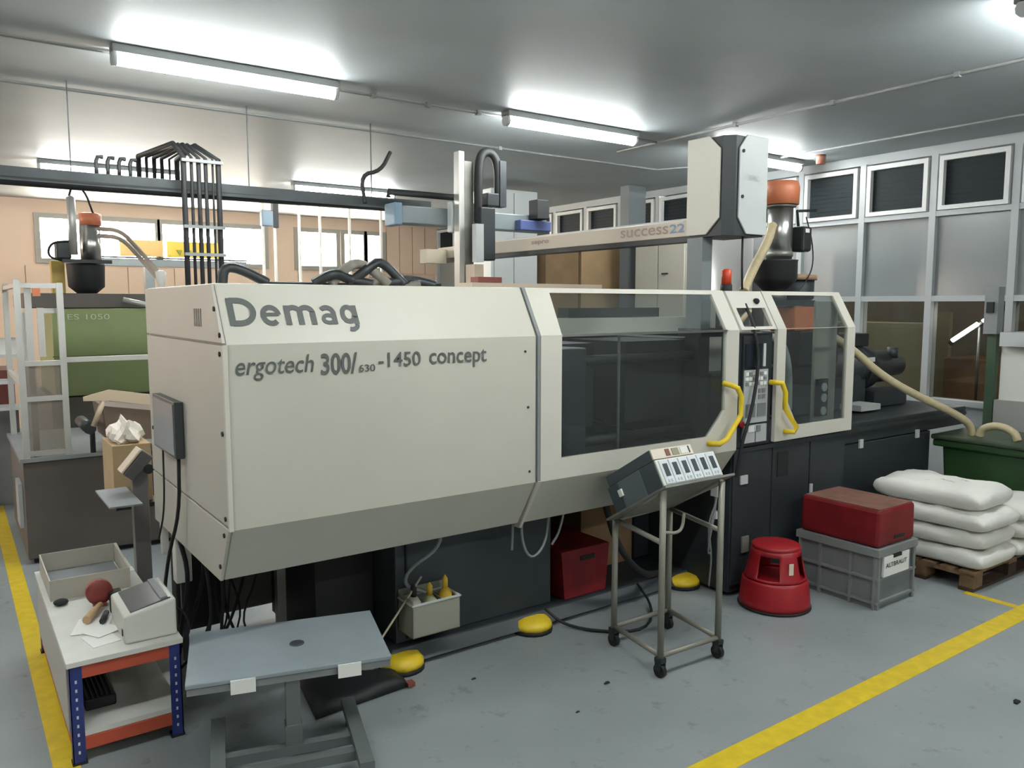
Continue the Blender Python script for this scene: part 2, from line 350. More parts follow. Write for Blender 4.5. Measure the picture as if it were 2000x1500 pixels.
# hopper and loader on it
t = thing('material_loader', 'dark hopper with orange topped loader above the green machine', 'loader', (1.4, 10.4, 2.12))
obj('hopper', MB().lathe([(.1, 2.12), (.19, 2.2), (.2, 2.44), (.2, 2.46)], (1.36, 10.4, 0), 16), RUB, t)
obj('body', MB().lathe([(.11, 2.46), (.11, 2.9)], (1.42, 10.4, 0), 16), STEEL, t)
obj('head', MB().lathe([(.115, 2.9), (.12, 3.03), (.09, 3.04)], (1.43, 10.4, 0), 16), ORG, t)
obj('cylinder', MB().lathe([(.045, 2.55), (.045, 3.18), (.02, 3.2)], (1.22, 10.2, 0), 12), ALU, t)
obj('motor', bx(1.05, 1.2, 10.2, 10.4, 2.5, 2.7, bev=.02), DARKM, t)
obj('bracket', bx(1.1, 1.6, 10.15, 10.22, 2.46, 2.5), DARKM, t)
obj('cable', MB().tube([(1.2, 10.2, 3.18), (1.24, 10.2, 3.32), (1.36, 10.2, 3.28), (1.45, 10.3, 3.03)], .012, 6, smooth=2), RUB, t)
obj('cable', MB().tube([(1.2, 10.2, 2.7), (1.0, 10.2, 2.68), (.96, 10.2, 2.52), (1.12, 10.2, 2.48)], .014, 6, smooth=2), RUB, t)
for q in (0, .08): obj('hose', MB().tube([(1.5, 10.3, 2.86-q), (1.7, 10.1, 2.84-q), (1.85, 9.9, 2.6-q), (2.0, 9.7, 2.36-q)], .025, 8, smooth=2), mat('hose_grey', (170, 160, 146), .5), t)
obj('nozzle', MB().lathe([(.01, 2.13), (.05, 2.26), (.06, 2.36), (.03, 2.38)], (2.02, 9.7, 0), 12), WHITE, t, label='white funnel shaped nozzle')
one('robot_column', bx(1.03, 1.17, 10.6, 10.74, 2.122, 2.5, bev=.01), mat('robot_yellow', (196, 168, 86), .45), 'yellow upright post beside the dark hopper, left background', 'post', (1.1, 10.67, 2.122))
# hazard beam robot
t = thing('background_robot', 'yellow and grey linear robot beam over the green machine', 'robot', (2.2, 12, 2.12))
obj('beam', bx(1.7, 3.7, 12, 12.12, 2.52, 2.62), GREYP, t)
obj('rail', bx(1.7, 3.7, 11.98, 12.14, 2.63, 2.645), DARKM, t)
obj('guard', bx(2.0, 2.55, 12.02, 12.1, 2.66, 2.88), mat('sand_orange', (196, 158, 96), .5), t)
obj('guard', bx(2.6, 3.3, 12.02, 12.1, 2.66, 2.88), mat('hazard_yellow', (212, 180, 70), .5), t)
for x in (2.72, 2.84): obj('hazard_arrow', MB().prism([(x, 2.76), (x+.08, 2.76), (x+.05, 2.68)], 12.0, 12.019, 'y'), mat('arrow_green', (130, 134, 40), .5), t)
obj('post', bx(2.3, 2.42, 12, 12.12, 0, 2.52), GREYP, t)
# brown block machine with aluminium cage
t = thing('cage_machine', 'brown grey machine base with aluminium profile cage on top, far left', 'machine', (.9, 7.6, 0))
obj('base', bx(.42, 2.4, 7.0, 8.5, 0.04, .8), BROWN, t, bevel=.01)
obj('plinth', bx(.46, 2.36, 7.05, 8.45, 0, .04), RUB, t)
obj('base_top', bx(.4, 2.42, 6.98, 8.52, .801, .83), GREYP, t)
obj('side_handle', bx(.39, .418, 7.2, 7.5, .25, .6), LGREY, t)
PR = .022
def prof(p0, p1, parent=None, r=PR, nm='profile'):
    if abs(p0[2]-p1[2]) < .01: r = r-(.003 if abs(p0[0]-p1[0]) > .01 else .005)
    a, c = Vector(p0), Vector(p1); lo = Vector([min(a[i], c[i])-r for i in range(3)]); hi = Vector([max(a[i], c[i])+r for i in range(3)])
    return obj(nm, bx(lo.x, hi.x, lo.y, hi.y, lo.z, hi.z), ALU, parent or t)
for x, y, z1 in ((.45, 7.03, 2.16), (.73, 7.03, 2.14), (.45, 8.4, 2.16), (.52, 7.06, 2.1)): prof((x, y, .83), (x, y, z1))
for z in (2.14, 1.55, 1.28, .86): prof((.45, 7.03, z), (.73, 7.03, z))
prof((.73, 7.03, 1.57), (1.9, 7.03, 1.57)); prof((1.9, 7.03, .83), (1.9, 7.03, 1.6)); prof((.45, 7.03, 2.14), (.45, 8.4, 2.14)); prof((.45, 7.03, 1.4), (.45, 8.4, 1.4)); prof((.6, 7.1, 1.62), (.6, 7.1, 1.95)); prof((.6, 7.1, 1.95), (.72, 7.1, 1.95))
HAZE = glass('hazy_sheet', (225, 222, 216), rough=.15, haze=.28, hazec=(170, 162, 156))
obj('clear_sheet', bx(.475, .71, 7.02, 7.026, .88, 1.26), HAZE, t); obj('clear_sheet', bx(.475, .71, 7.02, 7.026, 1.3, 1.53), HAZE, t)
obj('lamp', bx(.55, .6, 7.0, 7.04, 2.06, 2.12), ORG, t)
t = thing('parts_conveyor', 'small conveyor with beige side walls between the cage and the machine', 'conveyor', (1.2, 7.2, .83))
obj('side_wall', MB().prism([(.82, 1.27), (1.0, 1.26), (1.75, 1.12), (1.75, 1.2), (1.0, 1.345), (.82, 1.30)], 6.75, 6.78, 'y'), mat('beige_side', (196, 176, 152), .5), t)
obj('belt_body', MB().prism([(.95, 1.22), (1.75, 1.08), (1.75, .9), (.98, .95)], 6.79, 7.3, 'y'), mat('belt_brown', (112, 96, 82), .6), t)
obj('support', MB().tube([(.97, 6.77, 1.29), (.88, 6.77, 1.07)], .02), mat('beige_side', (0, 0, 0)), t)
obj('support', MB().tube([(.9, 7.0, 1.07), (.9, 7.0, .83)], .02), DARKM, t); obj('support', MB().tube([(1.6, 7.1, 1.0), (1.6, 7.1, .83)], .02), DARKM, t)
obj('roller', MB().tube([(.86, 6.8, 1.05), (.86, 7.3, 1.05)], .045, 10), DARKM, t)
# bagged box next to the conveyor
t = thing('parts_carton', 'upright cardboard carton lined with a white plastic bag', 'box', (.86, 5.6, 0))
obj('carton', bx(.82, 1.05, 5.55, 5.95, .72, 1.1), mat('carton_tan', (190, 164, 128), .85, var=.08), t, bevel=.004)
bg_ = MB(); rq = random.Random(8); ret = bmesh.ops.create_icosphere(bg_.b, subdivisions=3, radius=1)
for v in ret['verts']:
    c = v.co; k = 1+.16*math.sin(7*c.x+3*c.z)+.14*math.sin(9*c.y-5*c.x)+rq.uniform(-.05, .05)
    peak = max(0, c.z)
    v.co = Vector((.93+c.x*.105*k*(1-.45*peak), 5.75+c.y*.19*k*(1-.3*peak), 1.13+c.z*(.05 if c.z < 0 else .12)*k))
obj('plastic_bag', bg_, mat('bag_film', (226, 218, 206), .35), t)
t2 = thing('box_table', 'dark low box supporting the bagged carton behind the scale stand', 'stand', (.9, 5.9, 0))
obj('top', bx(.82, 1.08, 5.5, 6.0, .69, .718), DARKM, t2); obj('leg', bx(.95, 1.0, 5.7, 5.75, 0, .69), DARKM, t2); obj('foot', bx(.8, 1.1, 5.6, 5.9, 0, .02), DARKM, t2)
# red trolley at far left edge
t = thing('red_cabinet', 'blurred red and grey cabinet at the far left edge', 'cabinet', (.4, 9.5, 0))
obj('body', bx(.1, .55, 9.3, 10, .0, .95), mat('dull_grey_blue', (128, 128, 128), .5), t); obj('top_box', bx(.1, .53, 9.3, 10, .951, 1.35), mat('dull_red', (140, 78, 68), .5), t)
t = thing('white_frame_rack', 'pale metal rack standing behind the cage at the left edge', 'rack', (.4, 8.9, 0))
for x, y in ((.25, 8.85), (.6, 8.85), (.25, 9.1), (.6, 9.1)): prof((x, y, 0), (x, y, 1.9), t, nm='post')
for z in (1.5, 1.25, 1.0): obj('shelf', bx(.23, .62, 8.83, 9.12, z, z+.03), LGREY, t)
obj('box_on_shelf', bx(.3, .55, 8.88, 9.08, 1.53, 1.68), WHITE, t)
# blue box and vertical white poles near back wall
one('junction_box', bx(3.95, 4.12, 12, 12.12, 3.17, 3.4, bev=.01), mat('box_blue_grey', (96, 116, 132), .5), 'small blue grey box hanging below the dark duct', 'box', (4.03, 12, 3.17))
bpy.data.objects['junction_box']['category'] = 'junction box'
one('box_hanger', bx(4.12, 4.2, 12, 12.1, 3.15, C), RUB, 'dark bracket holding the small blue grey box', 'bracket', (4.16, 12, 3.2))
for i, (x, lb) in enumerate(((4.16, 'pale upright pole below the blue grey box'), (4.35, 'second pale pole right of the blue grey box'), (4.75, 'pale pole in front of the grey wall stretch left of the mid windows'), (5.1, 'pale pole crossing the mid window glass'), (5.62, 'pale pole between the two right back windows'), (6.2, 'pale pole crossing the rightmost back window'))):
    one('support_pole', bx(x-.018, x+.018, 12.6, 12.636, 0, C), mat('pole_white', (212, 206, 198), .5), lb, 'pole', (x, 12.6, 0))
# ================================================================== BACKGROUND CENTRE / RIGHT
t = thing('tall_silo_cabinet', 'tall light grey cabinet behind the robot arm', 'cabinet', (6.4, 9.2, 0))
obj('body', bx(6.05, 6.83, 9.0, 9.8, 0, 3.55), LGREY, t, bevel=.01); obj('door', bx(6.09, 6.4, 8.98, 8.999, .1, 3.5), LGREY, t); obj('door', bx(6.42, 6.79, 8.98, 8.999, .1, 3.5), LGREY, t)
t = thing('large_carton', 'brown cardboard sheet pack left of the taller one behind the safety door', 'box', (7.1, 9.2, 0))
obj('carton', bx(6.9, 7.5, 8.9, 9.4, 1.2, 2.83), CARD2, t); obj('pallet_base', bx(6.9, 7.5, 8.9, 9.4, 0, 1.2), DARKM, t)
t = thing('large_carton', 'golden brown cardboard with a slanted corner beside the grey column', 'box', (7.9, 9.2, 0))
obj('carton', MB().prism([(7.55, 1.2), (8.5, 1.2), (8.5, 2.62), (8.25, 2.88), (7.55, 2.86)], 8.9, 9.3, 'y'), CARD, t); obj('pallet_base', bx(7.55, 8.5, 8.9, 9.3, 0, 1.2), DARKM, t)
t = thing('wall_cupboard', 'beige double door cupboard below the robot beam by the right wall', 'cupboard', (8.2, 7.8, 0))
obj('body', bx(8.0, 8.5, 7.3, 8.25, 0, 2.83), mat('cupboard_beige', (184, 180, 168), .5), t)
obj('top', bx(7.96, 8.52, 7.26, 8.4, 2.831, 2.87), LGREY, t)
obj('door', bx(7.975, 7.999, 7.32, 7.78, .1, 2.8), mat('cupboard_beige', (0, 0, 0)), t); d2 = obj('door', bx(7.975, 7.999, 7.8, 8.22, .1, 2.8), mat('cupboard_beige', (0, 0, 0)), t)
obj('handle', bx(7.95, 7.974, 7.6, 7.7, 2.4, 2.42), DARKM, d2)
t = thing('grey_column', 'dark grey upright column left of the beige cupboard', 'column', (8.2, 8.5, 0))
obj('shaft', bx(8.02, 8.35, 8.42, 8.6, 0, C), mat('column_grey', (112, 118, 122), .5), t)
t = thing('material_dryer', 'grey steel drying hopper column behind the orange signal light', 'dryer', (6.6, 5.7, 0))
obj('drum', MB().lathe([(.2, .5), (.32, .9), (.32, 2.75), (.1, 2.85)], (7.05, 5.9, 0), 20), mat('dryer_steel', (176, 174, 172), .35, .3), t)
obj('frame', bx(6.75, 7.35, 5.6, 6.2, 0, .5), GREYP, t)
obj('cabinet', bx(7.4, 7.8, 5.6, 6.1, 0, 2.62), mat('dryer_grey', (134, 136, 136), .5, var=.1), t)
# press at right edge
t = thing('side_press', 'white machine with angled top panels at the right edge', 'machine', (8.2, 3.0, 0))
obj('body', bx(8.05, 8.6, 2.2, 3.46, .0, 1.1), mat('press_grey', (150, 150, 146), .5), t)
obj('upper_body', bx(8.1, 8.6, 2.2, 3.44, 1.1, 1.6), WHITE, t); obj('panel', bx(8.06, 8.099, 2.25, 3.2, 1.2, 1.5), LGREY, t)
obj('top_panel', bx(8.0, 8.6, 2.2, 3.42, 1.61, 1.74), LGREY, t); obj('label_plate', bx(7.985, 7.999, 2.9, 3.2, 1.64, 1.71), mat('pinkish', (200, 150, 140), .6), t)
t = thing('green_post', 'slim dark green post with small switch box at the right edge', 'post', (8.1, 3.52, 0))
obj('post', bx(8.05, 8.12, 3.47, 3.55, 0, 1.72), mat('post_green', (56, 78, 58), .5), t); obj('switch_box', bx(8.0, 8.12, 3.45, 3.57, 1.721, 2.16), GREYP, t); obj('switch', bx(7.97, 7.999, 3.48, 3.54, 1.92, 2.02), RUB, t)
# ================================================================== MAIN MACHINE
m0 = thing('injection_moulding_machine', 'large beige and black injection moulding machine filling the middle of the hall', 'machine', (3.4, 4.2, 0))
X0, X1 = .94, 2.575
PRF = [(3.565, .77), (3.4, 1.035), (3.4, 1.83), (3.55, 2.09), (4.93, 2.09), (4.93, .75)]
cc = obj('clamp_cover', MB().prism(PRF, X0+.012, X1), BEIGE, m0, bevel=.006)
def endp(pf, nm='end_panel'): return obj(nm, MB().prism(pf, X0-.004, X0+.011), ENDP, m0, bevel=.003)
endp([(3.405, 1.836), (3.553, 2.085), (4.92, 2.085), (4.92, 1.836)])
endp([(3.405, 1.826), (4.92, 1.826), (4.92, 1.05), (3.405, 1.05)])
endp([(3.405, 1.04), (4.92, 1.04), (4.92, .75), (3.567, .768)])
obj('edge_strip', MB().prism([(3.385, 1.83), (3.405, 1.83), (3.405, 1.035), (3.385, 1.035)], X0-.006, X0+.012), BEIGE2, m0)
for y, z in ((3.5, 1.98), (3.43, 1.87), (3.44, 1.79), (3.44, 1.45), (3.44, 1.08), (3.47, 1.0), (3.55, .84), (4.85, 1.3)):
    obj('bolt', MB().lathe([(.011, -.006), (.011, 0)], (X0-.004, y, z), 8, axis='x'), RUB, m0)
for x, z in ((2.5, 1.75), (2.52, 1.45), (2.53, 1.1)): obj('bolt', MB().lathe([(.007, -.004), (.007, 0)], (x, 3.4, z), 8, axis='y'), DARKM, m0)
sl = Vector((0, .15, .26)).normalized()
def onsl(x, z): return (x, 3.4+(z-1.83)*.15/.26-.001, z)
def ribbon(b, pts, w, closed=False):
    n = len(pts); L_, R_ = [], []
    for i, p in enumerate(pts):
        a = pts[i-1] if (i or closed) else p; c = pts[(i+1) % n] if (i < n-1 or closed) else p
        d = Vector((c[0]-a[0], c[1]-a[1])).normalized(); q = Vector((-d.y, d.x))*w*.56
        L_.append((p[0]+q.x, p[1]+q.y)); R_.append((p[0]-q.x, p[1]-q.y))
    for i in range(n if closed else n-1):
        j = (i+1) % n; b.append([L_[i], R_[i], R_[j], L_[j]])
def arc(cx, cy, rx, ry, a0, a1, n=20):
    return [(cx+rx*math.cos(math.radians(a0+(a1-a0)*k/n)), cy+ry*math.sin(math.radians(a0+(a1-a0)*k/n))) for k in range(n+1)]
Q_ = []
ribbon(Q_, [(.1, 0), (.1, 1)], .2); ribbon(Q_, [(.1, .915), (.36, .915)]+arc(.36, .5, .5, .415, 88, -88)+[(.36, .085), (.1, .085)], .18)
ribbon(Q_, [(1.2, .4), (1.74, .4)], .11); ribbon(Q_, arc(1.465, .365, .275, .295, 3, 312), .165)
for x in (2.07, 2.54, 3.01): ribbon(Q_, [(x, 0), (x, .73 if x < 2.1 else .5)], .185)
for x in (2.07, 2.54): ribbon(Q_, arc(x+.235, .47, .235, .185, 175, 0, 14), .17)
ribbon(Q_, [(3.81, 0), (3.81, .5)], .18); ribbon(Q_, arc(3.57, .45, .24, .2, 0, 120, 12)+[(3.36, .57)], .16); ribbon(Q_, arc(3.6, .21, .21, .145, 0, 360, 20)[:-1], .13, True)
ribbon(Q_, [(4.66, .73), (4.66, -.02)], .18); ribbon(Q_, arc(4.40, .385, .235, .28, 0, 360, 22)[:-1], .165, True); ribbon(Q_, arc(4.43, -.03, .23, .17, 0, -115, 12), .15)
db = MB(); xo = Vector((.985, 0, 0))
for k, q in enumerate(Q_):
    pp = []
    for (u, v) in q:
        z = 1.909+v*.117; pp.append((.985+u*.124, 3.4+(z-1.83)*.15/.26-.0035-.0001*(k % 7), z))
    db.quad(*pp)
obj('lettering', db, TXT, m0, label='large dark grey name lettering on the sloping panel')
text('lettering', 'ergotech', (.985, 3.399, 1.674), (1, 0, 0), (0, 0, 1), .345, .105, TXT, m0, bold=.006, shear=.2)
text('lettering', '300/', (1.363, 3.399, 1.682), (1, 0, 0), (0, 0, 1), .175, .098, TXT, m0, bold=.02)
text('lettering', '630', (1.546, 3.399, 1.688), (1, 0, 0), (0, 0, 1), .082, .034, TXT, m0, bold=.01)
text('lettering', '-1450', (1.645, 3.399, 1.704), (1, 0, 0), (0, 0, 1), .225, .07, TXT, m0, bold=.014)
text('lettering', 'concept', (1.918, 3.399, 1.682), (1, 0, 0), (0, 0, 1), .335, .092, TXT, m0, bold=.012)
for k in range(4): obj('vent_slot', bx(X0-.008, X0-.003, 3.72+k*.035, 3.735+k*.035, 1.90, 1.98), mat('slot', (150, 142, 132), .5), m0)
# ---- sliding safety door
def ring_pts(outer, inner, y): return outer, inner
dr = obj('safety_door', MB().prism([(2.6, 1.035), (4.235, 1.035), (4.235, 1.83), (2.6, 1.83)], 3.392, 3.42, 'y',
      hole=[(2.745, 1.15), (4.11, 1.15), (4.11, 1.829), (2.745, 1.829)]), BEIGE2, m0)
obj('chamfer', MB().prism([(4.11, 1.31), (4.11, 1.15), (3.955, 1.15)], 3.392, 3.42, 'y'), BEIGE2, dr)
SH = Matrix(((1, 0, 0, 0), (0, 1, .15/.26, -1.83*.15/.26), (0, 0, 1, 0), (0, 0, 0, 1)))
obj('sloping_frame', MB().prism([(2.6, 1.831), (4.235, 1.831), (4.235, 2.09), (2.6, 2.09)], 3.392, 3.42, 'y', M=SH,
    hole=[(2.745, 1.832), (4.11, 1.832), (4.11, 2.063), (2.76, 2.063)]), BEIGE2, dr)
SH2 = Matrix(((1, 0, 0, 0), (0, 1, -.165/.265, 1.035*.165/.265), (0, 0, 1, 0), (0, 0, 0, 1)))
obj('lower_apron', MB().prism([(2.6, .77), (4.2, .77), (4.235, 1.034), (2.6, 1.034)], 3.393, 3.42, 'y', M=SH2), BEIGE, dr)
obj('edge_rail', MB().prism([(2.578, .74), (2.598, .74), (2.598, 1.04), (2.578, 1.04)], 3.38, 3.43, 'y', M=SH2), BEIGE2, dr)
obj('edge_rail', bx(2.578, 2.596, 3.39, 3.43, 1.035, 1.83), GREYP, dr)
obj('edge_rail', MB().prism([(2.578, 1.83), (2.596, 1.83), (2.596, 2.09), (2.578, 2.09)], 3.39, 3.43, 'y', M=SH), GREYP, dr)
DG = glass('guard_pane', (226, 230, 230), rough=.04, haze=.045, hazec=(150, 155, 155))
obj('pane', bx(2.74, 4.115, 3.404, 3.41, 1.145, 1.829), DG, dr)
obj('pane', MB().prism([(2.74, 1.83), (4.115, 1.83), (4.115, 2.066), (2.74, 2.066)], 3.404, 3.41, 'y', M=SH), DG, dr)
obj('edge_trim', bx(2.745, 4.11, 3.385, 3.405, 1.822, 1.836), STEEL, dr)
HY = 3.33
obj('handle', MB().tube([(4.09, 3.392, 1.49), (4.10, HY, 1.48), (4.15, HY-.005, 1.46), (4.195, HY, 1.40), (4.195, HY, 1.28), (4.065, HY, 1.135), (3.99, HY, 1.11), (3.95, 3.392, 1.11)], .018, 8), YEL, dr, label='yellow tubular handle')
# ---- panel between door and injection guard
cp = obj('control_panel', bx(4.262, 4.632, 3.43, 3.56, 1.04, 1.805), BLACK, m0)
obj('bezel', bx(4.31, 4.585, 3.415, 3.43, 1.36, 1.79), DARKM, cp)
obj('screen', bx(4.33, 4.50, 3.408, 3.415, 1.575, 1.735), mat('lcd', (34, 40, 46), .15), cp)
obj('key_strip', bx(4.515, 4.54, 3.408, 3.415, 1.58, 1.735), LGREY, cp)
KP = mat('keypad', (170, 174, 174), .5); KP2 = mat('keypad_dark', (118, 122, 122), .5)
obj('keypad', bx(4.32, 4.57, 3.408, 3.429, 1.2, 1.56), KP, cp)
for i in range(6):
    for j in range(3):
        if (i, j) != (3, 2): obj('key', bx(4.33+i*.038, 4.358+i*.038, 3.402, 3.408, 1.455+j*.034, 1.477+j*.034), WHITE if (i+j) % 3 else KP2, cp)
for i in range(2): obj('key', bx(4.34+i*.12, 4.44+i*.11, 3.403, 3.408, 1.24, 1.33), KP2, cp)
for i in range(2):
    for j in range(2): obj('key', bx(4.47+i*.04, 4.5+i*.04, 3.403, 3.408, 1.36+j*.04, 1.39+j*.04), KP2, cp)
obj('lower_panel', bx(4.33, 4.57, 3.408, 3.429, 1.065, 1.185), KP, cp); obj('key', bx(4.37, 4.43, 3.402, 3.408, 1.14, 1.18), WHITE, cp); obj('key', bx(4.46, 4.5, 3.402, 3.408, 1.14, 1.18), KP2, cp)
obj('divider', bx(4.448, 4.452, 3.405, 3.408, 1.065, 1.14), DARKM, cp)
obj('stop_button', MB().lathe([(.02, -.03), (.02, 0)], (4.30, 3.425, 1.2), 12, axis='y'), RED, cp, label='red emergency stop button')
obj('cable', MB().tube([(4.42, 3.5, 2.0), (4.40, 3.4, 1.85), (4.44, 3.385, 1.6), (4.36, 3.37, 1.3), (4.27, 3.37, 1.1), (4.25, 3.4, .85)], .012, 8, smooth=2), RUB, cp)
tp = obj('top_panel', MB().prism([(4.262, 1.831), (4.632, 1.831), (4.632, 2.088), (4.262, 2.088)], 3.394, 3.42, 'y', M=SH,
    hole=[(4.30, 1.85), (4.60, 1.85), (4.60, 1.975), (4.30, 1.975)]), BEIGE2, m0)
obj('knob', MB().lathe([(.012, -.03), (.02, -.02), (.02, 0)], (4.53, 3.505, 2.02), 12, axis='y'), RUB, tp)
obj('lever', MB().tube([(4.38, 3.5, 1.88), (4.47, 3.5, 1.96)], .018), CREAM, tp)
obj('back_plate', bx(4.32, 4.62, 3.62, 3.63, 1.85, 2.0), GREYP, tp)
# ---- injection guard
ig = obj('injection_guard', MB().prism([(4.64, 1.05), (5.575, 1.05), (5.575, 1.83), (4.64, 1.83)], 3.392, 3.42, 'y',
      hole=[(4.735, 1.145), (5.475, 1.145), (5.475, 1.829), (4.735, 1.829)]), BEIGE2, m0)
obj('chamfer', MB().prism([(4.735, 1.38), (4.735, 1.145), (4.89, 1.145)], 3.392, 3.42, 'y'), BEIGE2, ig)
obj('sloping_frame', MB().prism([(4.64, 1.831), (5.575, 1.831), (5.575, 2.09), (4.64, 2.09)], 3.392, 3.42, 'y', M=SH,
    hole=[(4.735, 1.832), (5.475, 1.832), (5.475, 2.063), (4.735, 2.063)]), BEIGE2, ig)
obj('pane', bx(4.73, 5.48, 3.404, 3.41, 1.14, 1.829), DG, ig)
obj('pane', MB().prism([(4.73, 1.83), (5.48, 1.83), (5.48, 2.066), (4.73, 2.066)], 3.404, 3.41, 'y', M=SH), DG, ig)
obj('handle', MB().tube([(4.57, 3.392, 1.47), (4.575, HY, 1.47), (4.62, HY, 1.465), (4.66, HY, 1.40), (4.66, HY, 1.29), (4.80, HY, 1.145), (4.77, HY, 1.115), (4.74, 3.392, 1.115)], .018, 8), YEL, ig, label='yellow tubular handle')
# ---- interior
obj('rear_guard', bx(2.6, 5.57, 4.88, 4.92, 1.0, 1.76), BLACK, m0)
obj('rear_guard_frame', bx(2.6, 5.57, 4.86, 4.93, 1.76, 1.89), BEIGE2, m0); obj('rear_clutter', bx(4.0, 5.0, 4.86, 5.0, 1.893, 1.97), DARKM, m0); obj('pane_joint', bx(3.2, 3.215, 3.43, 3.44, 1.15, 1.82), DULL, m0)
obj('moving_platen', bx(2.78, 3.12, 3.62, 4.75, 1.04, 1.74), BLUEBLK, m0, bevel=.01)
obj('fixed_platen', bx(4.28, 4.5, 4.0, 4.75, 1.04, 1.76), BLUEBLK, m0, bevel=.01)
for y, z in ((3.85, 1.12), (3.85, 1.64), (4.65, 1.12), (4.65, 1.64)): obj('tie_bar', MB().tube([(2.62, y, z), (4.28, y, z)], .035, 12), DARKM, m0)
obj('mould_half', bx(3.13, 3.42, 3.9, 4.5, 1.2, 1.75), DARKM, m0); obj('mould_half', bx(3.7, 4.27, 3.9, 4.5, 1.2, 1.75), DARKM, m0)
obj('inner_screen', bx(5.29, 5.57, 3.54, 3.56, 1.04, 2.02), mat('screen_grey', (176, 174, 164), .45), m0)
obj('inner_screen', bx(4.52, 5.0, 3.98, 4.0, 1.04, 2.04), mat('screen_grey', (0, 0, 0)), m0)
obj('inner_tray', bx(2.6, 5.57, 3.43, 4.87, 1.0, 1.03), BLACK, m0)
sb = obj('socket_strip', bx(5.3, 5.42, 3.5, 3.53, 1.16, 1.44), BLACK, m0)
for z in (1.2, 1.3, 1.38): obj('socket', MB().lathe([(.032, -.012), (.032, 0)], (5.36, 3.499, z), 14, axis='y'), LGREY, sb)
obj('injection_carriage', bx(4.5, 5.15, 3.85, 4.6, 1.06, 1.5), BLACK, m0, bevel=.02)
obj('feed_block', bx(5.62, 5.9, 3.95, 4.2, 1.78, 1.98), ORG, m0, bevel=.015, label='orange material feed block')
obj('robot_pedestal', bx(4.28, 4.52, 3.76, 3.97, 1.77, 1.829), BLACK, m0); obj('pedestal_leg', bx(4.3, 4.42, 3.8, 3.92, 1.04, 1.769), BLACK, m0)
obj('heater_barrel', MB().tube([(4.25, 4.2, 1.55), (5.0, 4.2, 1.55)], .1, 14), STEEL, m0)
obj('white_hose', MB().tube([(4.95, 3.9, 1.7), (5.1, 3.75, 1.78), (5.2, 3.7, 1.6), (5.22, 3.7, 1.2)], .03, 8, smooth=2), LGREY, m0)
# ---- black bases
obj('base_cabinet', bx(4.262, 5.575, 3.45, 4.93, .03, 1.045), BLACK, m0, bevel=.008)
for x0, x1 in ((4.27, 4.68), (4.69, 5.12), (5.13, 5.57)): obj('base_door', bx(x0, x1, 3.436, 3.449, .08, 1.0), BLACK, m0, bevel=.004)
obj('recess_grip', bx(4.74, 4.86, 3.43, 3.437, .78, .96), RUB, m0)
obj('latch', bx(4.335, 4.41, 3.425, 3.436, .78, .84), LGREY, m0, label='small white latch plate'); obj('latch', bx(5.13, 5.16, 3.425, 3.436, .6, .68), LGREY, m0)
obj('sticker', bx(4.37, 4.44, 3.425, 3.436, .30, .41), mat('outlet', (120, 120, 112), .5), m0)
obj('rear_base', bx(5.58, 6.98, 3.5, 4.93, .03, .9), BLACK, m0, bevel=.008)
obj('bed', bx(5.58, 7.6, 3.5, 4.93, .905, 1.07), BLACK, m0, bevel=.01)
obj('bed_rail', bx(5.6, 7.55, 3.47, 3.499, 1.0, 1.03), DARKM, m0)
for x in (5.86, 6.72): obj('latch', bx(x, x+.05, 3.485, 3.499, .86, .93), LGREY, m0)
obj('clamp_pedestal', bx(1.96, 3.06, 3.88, 4.9, .1, .76), BLUEBLK, m0, bevel=.008)
obj('pedestal_seam', bx(2.02, 2.03, 3.87, 3.879, .12, .74), RUB, m0)
obj('skid', bx(1.9, 4.26, 3.82, 4.93, .03, .1), BLACK, m0, bevel=.01); obj('skid_edge', MB().prism([(3.76, .03), (3.819, .03), (3.819, .09)], 1.9, 4.26), BLUEBLK, m0)
obj('tank', bx(1.6, 1.95, 4.15, 4.9, .05, .72), RUB, m0); obj('rear_leg', bx(4.1, 4.25, 4.2, 4.9, .11, 1.0), BLACK, m0)
obj('rear_apron', bx(1.02, 4.1, 4.905, 4.925, .1, .76), mat('apron_dark', (120, 116, 108), .6), m0)
obj('post', bx(1.47, 1.52, 4.4, 4.45, .04, .76), DULL, m0); obj('shelf_box', bx(3.1, 4.2, 4.85, 4.9, .12, .95), BLACK, m0)
for x in (1.95, 2.85, 4.19):
    f = obj('levelling_foot', MB().lathe([(.125, .025), (.122, .05), (.1, .075), (.05, .082), (0, .083)], (x, 3.80, 0), 18), YEL, m0, label='yellow round levelling mount')
    obj('rubber_pad', MB().lathe([(.128, 0), (.128, .024)], (x, 3.80, 0), 18), RUB, f)
# ---- barrel drive end (black)
obj('drive_housing', bx(5.6, 6.7, 3.95, 4.6, 1.08, 1.5), BLACK, m0, bevel=.02)
obj('drive_bracket', bx(5.62, 5.95, 3.9, 4.3, 1.501, 1.779), BLACK, m0, bevel=.01)
obj('drive_tower', bx(6.02, 6.16, 3.9, 4.1, 1.5, 1.83), RUB, m0)
obj('drive_cylinder', MB().lathe([(.17, 5.95), (.17, 6.6), (.19, 6.61), (.19, 6.7)], (0, 4.1, 1.45), 20, axis='x'), BLACK, m0)
obj('drive_motor', MB().lathe([(.2, 6.7), (.2, 6.85), (.15, 6.9), (.15, 7.15), (.1, 7.2), (.1, 7.45)], (0, 4.1, 1.42), 20, axis='x'), RUB, m0)
obj('terminal_box', bx(6.45, 6.8, 4.0, 4.25, 1.62, 1.74), RUB, m0, bevel=.01)
obj('fitting', MB().lathe([(.05, 0), (.05, .1)], (7.2, 4.0, 1.5), 10), BLACK, m0); obj('type_plate', bx(6.62, 6.74, 3.9, 3.905, 1.49, 1.53), LGREY, m0)
